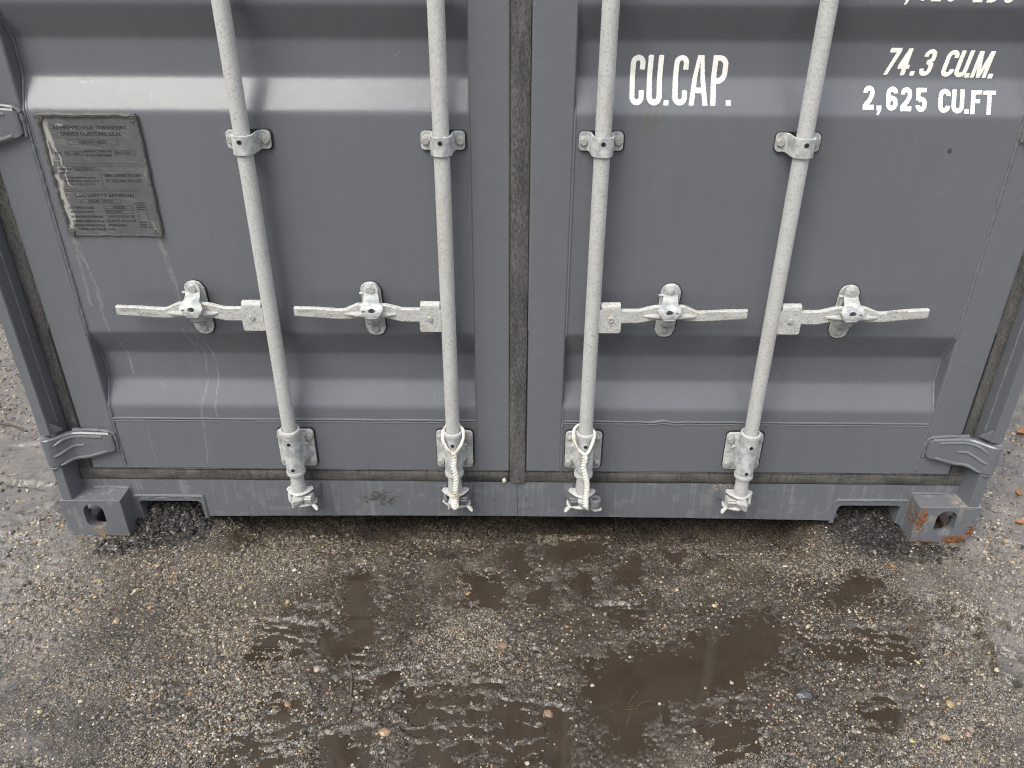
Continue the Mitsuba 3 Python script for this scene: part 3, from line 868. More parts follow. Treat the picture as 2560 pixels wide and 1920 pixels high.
# sill with the two lifting pockets
xs = np.linspace(-0.868, 0.868, 41)
low = [(x, 0.0297 - 0.0085 * (x / 0.84) ** 2 if x < 0 else 0.0297 - 0.0060 * (x / 0.84) ** 2) for x in xs]
sill_poly = Polygon(low + [(0.868, 0.094), (1.190, 0.094), (1.190, 0.1458), (-1.190, 0.1458), (-1.190, 0.092), (-0.868, 0.092)])
part('sill', cat(extr_y(sill_poly, 0.0600, 0.0660), bx(-1.185, 1.185, 0.064, 0.15, 0.136, 0.1452)), 'paint_sill', 30, label='dusty bottom sill under the doors')
part('sill_joint', bead([(-0.0085, 0.0598, 0.142), (-0.0065, 0.0598, 0.10), (-0.005, 0.0598, 0.034)], 0.0022, 4, 0.4), 'paint_sill', 40)
for s in (-1, 1):
    zt = 0.0915 if s < 0 else 0.0945
    zb = zt - 0.0175
    rnd = lambda cx, cz, a0, a1: [(cx + 0.012 * math.cos(t), cz + 0.012 * math.sin(t)) for t in np.radians(np.linspace(a0, a1, 6))]
    frame = Polygon([(-1.058, zt), (-0.8585, zt), (-0.8560, zt - 0.003), (-0.8560, 0.0150), (-0.8670, 0.0150)] + rnd(-0.8815, zb - 0.012, 10, 90) + rnd(-1.0265, zb - 0.012, 90, 175) + [(-1.0350, 0.018), (-1.058, 0.003)])
    if s > 0:
        frame = affinity.scale(frame, -1, 1, origin=(0, 0))
    PK = part('lifting_pocket', plate(frame, 0.0555, 0.150, 0.003), 'paint', 30)
    xa, xb = sorted((s * 1.050, s * 0.860))
    part('weld_seam', bead([(xa, 0.0575, zt + 0.001), ((xa + xb) / 2, 0.0575, zt + 0.002), (xb, 0.0575, zt + 0.001)], 0.0042, 31 + s, 0.5, 0.004, 8), 'bead_paint', 40, parent=PK)
    # gusset inside the pocket beside the casting
    part('gusset', extr_x(Polygon([(0.062, 0.09), (0.16, 0.09), (0.16, 0.0), (0.15, -0.004)]), *sorted((s * 1.048, s * 1.040))), 'paint', 30)


# corner castings
def casting(s):
    body = to_man(extr_y(Polygon([(-1.219, 0.118), (-1.219, 0.034)] + [(-1.219 + 0.034 * (1 - math.cos(t)), 0.034 * (1 - math.sin(t))) for t in np.linspace(0.15, np.pi / 2, 8)] + [(-1.057, 0.0), (-1.057, 0.118)]), 0.0, 0.178))
    cav = m3.Manifold.cube([0.118, 0.130, 0.078], True).translate([-1.136, 0.089, 0.062])
    oval = lambda cx, cz, w, h: LineString([(cx, cz - h / 2 + w / 2), (cx, cz + h / 2 - w / 2)]).buffer(w / 2, quad_segs=8)
    hole = to_man(extr_y(oval(-1.1355, 0.0660, 0.054, 0.083), -0.02, 0.05))
    top = to_man(extr_z(LineString([(-1.137, 0.06), (-1.137, 0.118)]).buffer(0.03), -0.02, 0.05))
    sidehole = to_man(extr_x(oval(0.098, 0.062, 0.064, 0.082), -1.25, -1.17))
    inner = to_man(extr_x(oval(0.098, 0.060, 0.062, 0.062), -1.09, -1.03))
    m = to_tm(body - cav - hole - top - sidehole - inner)
    if s > 0:
        m.apply_scale([-1, 1, 1])
        if m.volume < 0:
            m.invert()
    return m


for s in (-1, 1):
    k = part('corner_casting', casting(s), 'paint_casting' if s < 0 else 'paint_rusty', 30,
             label='bottom left corner casting with a clean oval hole' if s < 0 else 'bottom right corner casting with orange rust at its edges')
    part('weld_seam', bead([(s * 1.216, 0.0012, 0.1180), (s * 1.14, 0.0010, 0.1184), (s * 1.058, 0.0012, 0.1178)], 0.0022, 41 + s, 0.4), 'bead_paint', 40, parent=k)
    part('weld_seam', bead([(s * 1.150, 0.0595, 0.1195), (s * 1.10, 0.0590, 0.1200), (s * 1.056, 0.0592, 0.1190)], 0.0040, 43 + s, 0.5), 'bead_paint', 40, parent=k)
    part('weld_seam', bead([(s * 1.056, 0.059, 0.118), (s * 1.0555, 0.0575, 0.06), (s * 1.0555, 0.056, 0.006)], 0.0030, 47 + s, 0.5), 'bead_paint', 40, parent=k)

# corner posts
for s in (-1, 1):
    pp = Polygon([(-1.2120, 0.0065), (-1.2100, 0.004), (-1.1865, 0.004), (-1.1845, 0.0065), (-1.1765, 0.066), (-1.1765, 0.16), (-1.2120, 0.16)])
    web = Polygon([(-1.1790, 0.045), (-1.1768, 0.0655), (-1.1768, 0.159), (-1.2110, 0.159), (-1.2110, 0.045)])
    tx = (lambda q: q) if s < 0 else (lambda q: affinity.scale(q, -1, 1, origin=(0, 0)))
    k = part('corner_post', cat(extr_z(tx(pp), 0.3235, 2.78), extr_z(tx(pp), 0.1180, 0.2215), extr_z(tx(web), 0.2200, 0.3250)), 'paint', 30)
    part('weld_seam', bead([(s * 1.1800, 0.038, 0.335), (s * 1.1800, 0.038, 0.9), (s * 1.1800, 0.038, 1.42)], 0.0026, 51 + s, 0.6, 0.006), 'bead_paint', 40, parent=k)
    part('weld_seam', bead([(s * 1.216, 0.003, 0.2205), (s * 1.200, 0.002, 0.2225), (s * 1.186, 0.014, 0.226), (s * 1.184, 0.04, 0.232)], 0.0042, 53 + s, 0.4), 'bead_paint', 40, parent=k)
    # cut end of the inner post web above the hinge
    g = to_tm(hull_spheres([(s * 1.186, 0.012, 0.352, 0.003), (s * 1.180, 0.018, 0.345, 0.003), (s * 1.168, 0.030, 0.326, 0.003), (s * 1.184, 0.030, 0.320, 0.003), (s * 1.190, 0.012, 0.322, 0.003)]))
    part('gusset', g, 'paint', 30, parent=k)


# hinges
def hinge(s, dz):
    P = np.array([(-1.2185, 0.020), (-1.2185, 0.010), (-1.215, 0.001), (-1.207, -0.004), (-1.198, -0.004), (-1.189, 0.000), (-1.180, 0.007), (-1.168, 0.019), (-1.157, 0.029), (-1.146, 0.034), (-1.13, 0.036), (-1.09, 0.038), (-1.060, 0.040), (-1.0535, 0.043), (-1.0515, 0.052)])
    zl = np.interp(P[:, 0], [-1.219, -1.125, -1.06, -1.0515], [0.2275, 0.2275, 0.2475, 0.254])
    zh = np.interp(P[:, 0], [-1.219, -1.125, -1.06, -1.0515], [0.3130, 0.3120, 0.3065, 0.300])
    V, F = [], []
    c = 0.0035
    t = np.gradient(P, axis=0)
    t /= np.linalg.norm(t, axis=1, keepdims=True)
    nr = np.c_[t[:, 1], -t[:, 0]]
    for (x, y), (nx, ny), a, b in zip(P, nr, zl, zh):
        V += [[x - nx * 0.013, y - ny * 0.013 + 0.0, a], [x - nx * c, y - ny * c, a], [x, y, a + c], [x, y, b - c], [x - nx * c, y - ny * c, b], [x - nx * 0.013, y - ny * 0.013, b]]
    m = 6
    for i in range(len(P) - 1):
        for j in range(m - 1):
            k = i * m + j
            F += [[k, k + m, k + m + 1], [k, k + m + 1, k + 1]]
    e = (len(P) - 1) * m
    for j in range(1, m - 1):
        F += [[0, j, j + 1], [e, e + j + 1, e + j]]
    mesh = trimesh.Trimesh(V, F, process=False)
    if mesh.face_normals[:, 1].mean() > 0:
        mesh.invert()
    pin = lathe_z(-1.2035, 0.0105, [(0.0, 0.2265), (0.0128, 0.2265), (0.0128, 0.3145), (0.0, 0.3145)], 16)
    ribs = []
    from scipy.interpolate import interp1d
    fy = interp1d(P[2:-1, 0], P[2:-1, 1])
    for x0, x1, zf in ((-1.186, -1.078, lambda x: np.interp(x, P[:, 0], zh) - 0.012 - 0.010 * sstep(-1.165, -1.19, x)), (-1.192, -1.125, lambda x: 0.2730 - 0.012 * sstep(-1.150, -1.19, x)), (-1.184, -1.074, lambda x: np.interp(x, P[:, 0], zl) + 0.0085 - 0.006 * sstep(-1.16, -1.186, x))):
        x = np.linspace(x0, x1, 22)
        r = 0.0046 * np.clip(np.minimum(np.arange(22) + 1.5, 23.5 - np.arange(22)) / 4, 0.15, 1) ** 0.5
        ribs.append(tube(np.c_[x, fy(x) + 0.0015, zf(x)], r, 8))
    out = [cat(mesh, pin)] + ribs + [bead([(-1.150, 0.046, 0.3150), (-1.10, 0.047, 0.3125), (-1.060, 0.048, 0.3080), (-1.050, 0.050, 0.2980)], 0.0045, 60, 0.6, 0.004),
                                     bead([(-1.0495, 0.050, 0.298), (-1.0485, 0.051, 0.275), (-1.0500, 0.050, 0.249)], 0.0042, 61, 0.7, 0.004)]
    for q in out:
        q.apply_translation([0, 0, dz])
        if s > 0:
            q.apply_scale([-1, 1, 1])
            q.invert()
    return out


for s in (-1, 1):
    for dz in (0.0, 0.809):
        H = hinge(s, dz)
        k = part('hinge', H[0], 'paint', 30)
        for r in H[1:4]:
            part('rib', r, 'bead_paint', 40, parent=k)
        for r in H[4:]:
            part('weld_seam', r, 'bead_paint', 40, parent=k)

# ------------------------------------------------------------------ locking gear
RODS = [-0.5789, -0.1679, 0.1659, 0.5799]
WHICH = ['leftmost', 'second from left', 'third from left', 'rightmost']
RY, RR = 0.0095, 0.0170


def outward(i):
    return -1 if i < 2 else 1


for i, rx in enumerate(RODS):
    z0 = 0.148
    bar = lathe_z(rx, RY, [(0, z0), (0.0150, z0), (0.0176, z0 + 0.004), (0.0180, 0.160), (0.0172, 0.164), (0.0180, 0.1675), (0.0178, 0.174), (0.0170, 0.177), (RR, 0.20), (RR, 2.72), (0, 2.72)], 40)
    B = part('locking_bar', bar, 'galvanized_rod', 30, label=f'{WHICH[i]} upright locking bar of speckled galvanized pipe')
    # bracket for the handle, welded to the bar
    s = outward(i)
    hook = LineString([(0.004, 0.620), (0.004, 0.683)] + [(0.013 - 0.009 * math.cos(t), 0.6865 + 0.0085 * math.sin(t)) for t in np.linspace(0, np.pi, 8)] + [(0.022, 0.630)]).buffer(0.0028, cap_style='flat')
    face = UN([rrect(0.0125, 0.6255, 0.066, 0.71, 0.0055).difference(sbox(0.0, 0.6805, 0.0185, 0.75)).difference(sbox(0.0625, 0.6835, 0.08, 0.75))])
    m = to_tm(to_man(extr_x(hook, rx - 0.1, rx + 0.1)) ^ to_man(extr_y(affinity.translate(affinity.scale(face, s, 1, origin=(0, 0)), rx, 0), -0.05, 0.06)))
    part('handle_bracket', m, 'galvanized_forged', 30, parent=B)
    px, pz = rx + s * 0.0415, 0.6595
    pin = hexbolt(px, pz, 0.0015, 0.0068, 0.005, 0.3, False) if i != 2 else lathe_y(px, pz, [(0.0075, 0.003), (0.0075, -0.0008), (0.0058, -0.0028), (0.0036, -0.0028), (0.0025, -0.0005), (0, -0.0005)], 18)
    part('pin', pin, 'bolt_metal', 30, parent=B)
    part('weld_seam', bead([(rx + s * 0.0165, 0.0030, 0.682), (rx + s * 0.0175, 0.0025, 0.655), (rx + s * 0.0165, 0.0030, 0.628)], 0.0030, 70 + i, 0.5, 0.004), 'galvanized_rod', 40, parent=B)

    # clamp half way up
    hump = [(-0.047, 0.0480), (-0.0290, 0.0480), (-0.0235, 0.0440), (-0.0220, 0.030)] + [(0.0205 * math.sin(t), RY - 0.0205 * math.cos(t)) for t in np.linspace(-1.45, 1.45, 15)] + [(0.0220, 0.030), (0.0235, 0.0440), (0.0290, 0.0480), (0.047, 0.0480)]
    strap = LineString([(rx + a, b) for a, b in hump]).buffer(0.0024, cap_style='flat', join_style='round', quad_segs=3)
    sh = rrect(rx - 0.0468, 1.0355, rx + 0.0468, 1.0742, 0.0085)
    m = to_tm(to_man(extr_z(strap, 1.02, 1.09)) ^ to_man(extr_y(sh, -0.05, 0.08)))
    K = part('bar_clamp', m, 'galvanized_cast', 30)
    part('pad', extr_y(affinity.translate(sh.buffer(0.0022), 0.0015, -0.0012), 0.0510, 0.0548), 'black_sealant', 30, parent=K)
    for sx in (-1, 1):
        part('bolt', hexbolt(rx + sx * 0.0365, 1.0547, 0.0460, 0.0088, 0.0065, 0.2 * sx + 0.3 * i), 'bolt_metal', 30, parent=K)
    part('screw', plug(rx - 0.0008, 1.0632, RY - 0.0228, 0.0048), 'black_plastic', 30, parent=K)

    # bearing at the bottom of the bar
    pl = rrect(rx - 0.0468, 0.2045, rx + 0.0468, 0.3190, 0.0105)
    saddle = m3.Manifold.batch_hull([m3.Manifold.cylinder(0.078, 0.0225, 0.0225, 32).translate([rx, RY, 0.2400]), m3.Manifold.cube([0.056, 0.004, 0.072], True).translate([rx, 0.0500, 0.270])])
    tubeb = m3.Manifold.cylinder(0.1150, 0.0226, 0.0226, 36).translate([rx, RY, 0.2200])
    nip = [hull_spheres([(rx + sx * 0.026, 0.042, 0.282, 0.005), (rx + sx * 0.033, 0.038, 0.2795, 0.0015)]) for sx in (-1, 1)]
    K = part('bar_bearing', cat(plate(pl, 0.0465, 0.0520, 0.0014), to_tm(saddle + tubeb + nip[0] + nip[1])), 'galvanized_cast', 30)
    part('pad', extr_y(affinity.translate(pl.buffer(0.0028), 0.0012, 0.0010), 0.0515, 0.0540), 'black_sealant', 30, parent=K)
    part('collar', lathe_z(rx, RY, [(0.0225, 0.3325), (0.0252, 0.3345), (0.0257, 0.3385), (0.0254, 0.3435), (0.0236, 0.3462), (0.0200, 0.3462), (0.0190, 0.3420), (0.0170, 0.3410)], 36), 'galvanized_rod', 30, parent=K)
    part('collar', lathe_z(rx, RY, [(0.0172, 0.2090), (0.0215, 0.2082), (0.0238, 0.2105), (0.0242, 0.2150), (0.0240, 0.2190), (0.0226, 0.2215)], 36), 'galvanized_rod', 30, parent=K)
    for j, (bxx, bz) in enumerate(((-0.0365, 0.2995), (0.0365, 0.2995), (-0.0365, 0.2235), (0.0365, 0.2235))):
        bm = hexbolt(rx + bxx, bz, 0.0465, 0.0090, 0.0075, 0.5 * j + 0.2 * i) if not (i == 2 and j in (0, 1, 3)) else cat(dome(rx + bxx, bz, 0.0465, 0.0088, 0.007))
        part('bolt', bm, 'bolt_metal', 30, parent=K)
    for pz_ in (0.3128, 0.2330):
        part('plug', plug(rx - 0.0004, pz_, RY - 0.0228, 0.0046), 'black_plastic', 30, parent=K)

    # cam on the foot of the bar, locked behind the keeper on the sill
    f = -s     # side of the bigger lug
    def wing(z, w, d, th, tilt=0.0, off=0.0, rear=0.030):
        pts = []
        for u in np.linspace(-1, 1, 9):
            k_ = (1 - u * u)
            pts += [(rx + off + u * w, RY + 0.004 - d * k_ * 0.95 + 0.004 * abs(u), z + tilt * u, th * (0.55 + 0.45 * k_)), (rx + off + u * w * 0.9, RY + rear * 0.5, z + tilt * u, th * 0.8)]
        return hull_spheres(pts, 8)
    cam = wing(0.1505, 0.0335, 0.024, 0.0048, 0.001 * f) + wing(0.1090, 0.034, 0.014, 0.0065, -0.0035 * f, 0.002 * f, 0.05)
    cam = cam + hull_spheres([(rx - 0.006 * f, -0.006, 0.1455, 0.0075), (rx - 0.012 * f, -0.013, 0.1330, 0.0060), (rx + 0.006 * f, -0.008, 0.1350, 0.0060), (rx - 0.016 * f, -0.010, 0.1110, 0.0035), (rx, 0.012, 0.1100, 0.0085), (rx, 0.012, 0.150, 0.012)], 10)
    cam = cam + hull_spheres([(rx + 0.030 * f, 0.010, 0.1060, 0.005), (rx + 0.040 * f, 0.004, 0.1015, 0.005), (rx + 0.0425 * f, -0.002, 0.0985, 0.004)], 8)
    if i == 2:
        cam = cam + hull_spheres([(rx + 0.018, 0.000, 0.1150, 0.005), (rx + 0.034, -0.014, 0.1135, 0.0055), (rx + 0.047, -0.010, 0.1125, 0.0055), (rx + 0.044, 0.006, 0.1125, 0.005)], 9)
    part('bar_cam', to_tm(cam), 'galvanized_rod', 35, label='forged cam at the foot of the ' + WHICH[i] + ' locking bar')
    kp = 'galvanized_rod' if i in (0, 3) else 'bead_paint'
    kk = to_tm(m3.Manifold.batch_hull([m3.Manifold.cube([0.084, 0.004, 0.028], True).translate([rx + 0.003 * f, 0.0578, 0.121]), m3.Manifold.cube([0.070, 0.006, 0.010], True).translate([rx + 0.004 * f, 0.0570, 0.102])]))
    KK = part('cam_keeper', kk, 'bead_paint', 30)
    arm = m3.Manifold.batch_hull([m3.Manifold.cube([0.022, 0.008, 0.034], True).translate([rx + 0.033 * f, 0.056, 0.124]), m3.Manifold.cube([0.016, 0.004, 0.020], True).translate([rx + 0.0255 * f, 0.020, 0.1280])])
    part('lug', to_tm(arm), 'bead_paint', 30, parent=KK)
    big_ = m3.Manifold.batch_hull([m3.Manifold.cube([0.018, 0.003, 0.024], True).translate([rx + 0.0250 * f, 0.0190, 0.1275]), m3.Manifold.cube([0.019, 0.004, 0.020], True).translate([rx + 0.0205 * f, 0.000, 0.1300]), m3.Manifold.cube([0.016, 0.004, 0.006], True).translate([rx + 0.0205 * f, 0.004, 0.1160])])
    big_ = big_ + hull_spheres([(rx + 0.012 * f, -0.001, 0.1385, 0.0035), (rx + 0.030 * f, -0.001, 0.1385, 0.0035), (rx + 0.012 * f, 0.002, 0.1270, 0.0035), (rx + 0.029 * f, 0.002, 0.1270, 0.0035)], 8) + hull_spheres([(rx + 0.013 * f, -0.004, 0.1325, 0.0030), (rx + 0.0285 * f, -0.004, 0.1325, 0.0030), (rx + 0.013 * f, 0.001, 0.1255, 0.003), (rx + 0.0285 * f, 0.001, 0.1255, 0.003)], 8)
    part('lug', to_tm(big_), kp, 30, parent=KK)
    if i == 2:
        ring = lathe_z(rx + 0.033, -0.004, [(0.0065, 0.128), (0.0065, 0.1400), (0.0080, 0.1435), (0.0120, 0.1450), (0.0155, 0.1430), (0.0168, 0.1390), (0.0168, 0.1345), (0.0158, 0.1330), (0.0168, 0.1315), (0.0166, 0.1210), (0.0140, 0.1180), (0.0, 0.1180)], 28)
        part('ring', ring, 'bead_paint', 30, parent=KK, label='round grey collar on the keeper of the third bar')
    else:
        sm = hull_spheres([(rx - 0.029 * f, 0.054, 0.136, 0.006), (rx - 0.029 * f, 0.054, 0.110, 0.006), (rx - 0.027 * f, 0.012, 0.140, 0.0055), (rx - 0.025 * f, 0.006, 0.126, 0.0060), (rx - 0.022 * f, 0.012, 0.118, 0.004)], 9)
        part('lug', to_tm(sm), kp, 35, parent=KK)

# ------------------------------------------------------------------ handles and their catches
def smooth_poly(top, bot, n=70):
    from scipy.interpolate import PchipInterpolator
    u = np.linspace(top[0][0], top[-1][0], n)
    a = PchipInterpolator(*zip(*top))(u)
    b = PchipInterpolator(*zip(*bot))(u)
    return Polygon(np.r_[np.c_[u, a], np.c_[u, b][::-1]]).buffer(-0.0025).buffer(0.0025, quad_segs=4)


for i, rx in enumerate(RODS):
    s = outward(i)
    X = lambda u: rx + s * u
    top = [(0.030, 0.6835), (0.100, 0.6835), (0.120, 0.6880), (0.145, 0.6935), (0.205, 0.6945), (0.222, 0.6880), (0.244, 0.6800), (0.30, 0.6832), (0.355, 0.6850)]
    bot = [(0.030, 0.6500), (0.100, 0.6495), (0.120, 0.6530), (0.145, 0.6585), (0.205, 0.6590), (0.225, 0.6560), (0.244, 0.6555), (0.30, 0.6585), (0.355, 0.6625)]
    if i == 3:
        top = [(a, b + 0.009 * sstep(0.20, 0.36, a) * 0.6) for a, b in top]
        bot = [(a, b + 0.009 * sstep(0.20, 0.36, a) * 0.6) for a, b in bot]
    pg = smooth_poly(top, bot)
    pg = Polygon([(X(u), z) for u, z in pg.exterior.coords])
    m = plate(pg, 0.0015, 0.0115, 0.0028)
    H = part('handle', m, 'galvanized_forged', 30, label=f'{WHICH[i]} door handle, a flat galvanized lever')
    # the horizontal fin in the middle of the lever
    uu = np.linspace(0.118, 0.238, 25)
    prot = 0.0155 * np.sin(np.pi * (uu - 0.118) / 0.12) ** 0.75 + 0.0005
    V, F = [], []
    for u, p_ in zip(uu, prot):
        zc = 0.6690 + 0.003 * math.sin(np.pi * (u - 0.118) / 0.12)
        V += [[X(u), 0.004, zc + 0.0045], [X(u), 0.0015 - p_, zc + 0.0022], [X(u), 0.0015 - p_, zc - 0.0012], [X(u), 0.004, zc - 0.0045]]
    for a in range(len(uu) - 1):
        for b in range(3):
            k = 4 * a + b
            F += [[k, k + 1, k + 5], [k, k + 5, k + 4]]
    fin = trimesh.Trimesh(V, F, process=False)
    part('fin', fin, 'galvanized_forged', 35, parent=H)
    # maker's name cast on the grip, once upright and once upside down
    ua, ub = (0.346, 0.300) if s < 0 else (0.257, 0.303)
    x_left = min(X(ua), X(ub))
    zo = 0.009 * 0.55 if i == 3 else 0.0
    t1 = meshkit.text_mesh('HONG TAO', 0.0072, 0.0016, True)
    w = np.ptp(t1.vertices[:, 0])
    t1.apply_scale([0.046 / w, 1, 1])
    t2 = t1.copy()
    t2.apply_transform(np.diag([-1.0, -1.0, 1, 1]))
    t1.apply_transform(AX['y'])
    t2.apply_transform(AX['y'])
    t1.apply_translation([x_left - t1.bounds[0, 0] + 0.001, 0.0017, 0.6745 + zo - t1.bounds[0, 2]])
    t2.apply_translation([x_left + 0.040 - t2.bounds[0, 0], 0.0018, 0.6640 + zo - t2.bounds[0, 2]])
    part('lettering', t1, 'galvanized_forged', False, parent=H)
    part('lettering', t2, 'galvanized_forged', False, parent=H)

    # catch: back plate, channel, hinged cover with a hole, bolts
    kx = X(0.180)
    lean = 0.006 * s
    plp = Polygon([(kx - 0.0235 + lean * 0.5, 0.712), (kx - 0.020 + lean * .5, 0.7205)] + [(kx + lean * .5 + 0.0235 * math.cos(t) * 0.92, 0.7130 + 0.0165 * math.sin(t)) for t in np.linspace(2.4, 0.74, 9)] +
                  [(kx + 0.0235 + lean * .5, 0.712), (kx + 0.0235 - lean * .5, 0.612), (kx + 0.0190 - lean * .5, 0.602)] + [(kx - lean * .5 + 0.0235 * math.cos(t) * 0.95, 0.6090 - 0.0165 * math.sin(t)) for t in np.linspace(0.65, 2.49, 9)] + [(kx - 0.0190 - lean * .5, 0.602), (kx - 0.0235 - lean * .5, 0.612)])
    K = part('handle_catch', plate(plp, 0.0480, 0.0525, 0.0012), 'galvanized_cast', 30, label=f'catch plate holding the {WHICH[i]} door handle')
    part('pad', extr_y(affinity.translate(plp.buffer(0.0016), 0.0012, -0.0008), 0.0520, 0.0546), 'black_sealant', 30, parent=K)
    ch = cat(loft([(kx, 0.0465, 0.6195, 0.0125), (kx, 0.040, 0.6270, 0.0130), (kx, 0.026, 0.6320, 0.0135), (kx, 0.018, 0.6400, 0.0135), (kx, 0.0165, 0.662, 0.0135), (kx, 0.020, 0.672, 0.0135), (kx, 0.046, 0.679, 0.0135)], 0.003))
    part('channel', ch, 'galvanized_cast', 30, parent=K)
    hx, bxp = X(0.1715), X(0.179)
    rows = [(bxp, 0.036, 0.7325, 0.0050), (bxp, 0.0345, 0.7305, 0.0110), (bxp, 0.0335, 0.7260, 0.0150), (bxp, 0.0330, 0.7200, 0.0165), (bxp, 0.0328, 0.7090, 0.0165), (bxp, 0.0290, 0.7055, 0.0165), (bxp * .6 + hx * .4, 0.0150, 0.7020, 0.0170), (hx * .7 + bxp * .3, -0.0020, 0.6975, 0.0185), (hx, -0.0120, 0.6935, 0.0245), (hx, -0.0160, 0.6880, 0.0262),
            (hx, -0.0170, 0.6820, 0.0222), (hx, -0.0165, 0.6750, 0.0165), (hx, -0.0150, 0.6690, 0.0130), (hx, -0.0110, 0.6650, 0.0095), (hx, -0.0060, 0.6635, 0.0070)]
    cover = to_man(loft(rows, 0.0042))
    drill = m3.Manifold.cylinder(0.03, 1, 1, 20).scale([0.0085, 0.0058, 1]).rotate([90, 0, 0]).translate([hx, 0.003, 0.6868])
    small = m3.Manifold.cylinder(0.03, 1, 1, 12).scale([0.0035, 0.0022, 1]).rotate([90, 0, 0]).translate([hx + s * 0.018, 0.003, 0.6855])
    part('cover', to_tm(cover - drill - small), 'galvanized_cast', 40, parent=K)
    lipp = []
    for sg in (-1, 1):
        lipp.append(hull_spheres([(hx + sg * 0.0255, -0.0125, 0.6885, 0.0026), (hx + sg * 0.0160, -0.0160, 0.6730, 0.0026), (hx + sg * 0.0200, -0.0050, 0.6790, 0.0024)], 7))
    part('cover_lip', to_tm(lipp[0] + lipp[1] + hull_spheres([(hx - 0.0115, -0.0165, 0.6690, 0.0034), (hx + 0.0115, -0.0165, 0.6690, 0.0034), (hx, -0.0120, 0.6645, 0.0034)], 8)), 'galvanized_cast', 40, parent=K)
    bm = [dome(bxp, 0.7180, 0.0325, 0.0108, 0.008), dome(kx - lean * .4, 0.6100, 0.0475, 0.0092, 0.006)] if i == 2 else [hexbolt(bxp, 0.7180, 0.0325, 0.0108, 0.0085, 0.35 * i + .1), hexbolt(kx - lean * .4, 0.6100, 0.0475, 0.0088, 0.0055, 0.3)]
    for b in bm:
        part('bolt', b, 'bolt_metal', 30, parent=K)
    # small hold-open pin at the side of the cover
    pxx = bxp - 0.0205
    part('latch_pin', cat(tube([(pxx - 0.0065, 0.034, 0.7075), (pxx + 0.006, 0.034, 0.7070)], 0.0030, 10), to_tm(hull_spheres([(pxx + 0.001, 0.038, 0.704, 0.003), (pxx + 0.0045, 0.038, 0.684, 0.003), (pxx + 0.009, 0.038, 0.70, 0.003)], 7))), 'galvanized_cast', 30, parent=K)

# ------------------------------------------------------------------ lettering on the right door
def arc(cx, cz, r, a0, a1, n=10):
    return [(cx + r * math.cos(t), cz + r * math.sin(t)) for t in np.radians(np.linspace(a0, a1, n))]


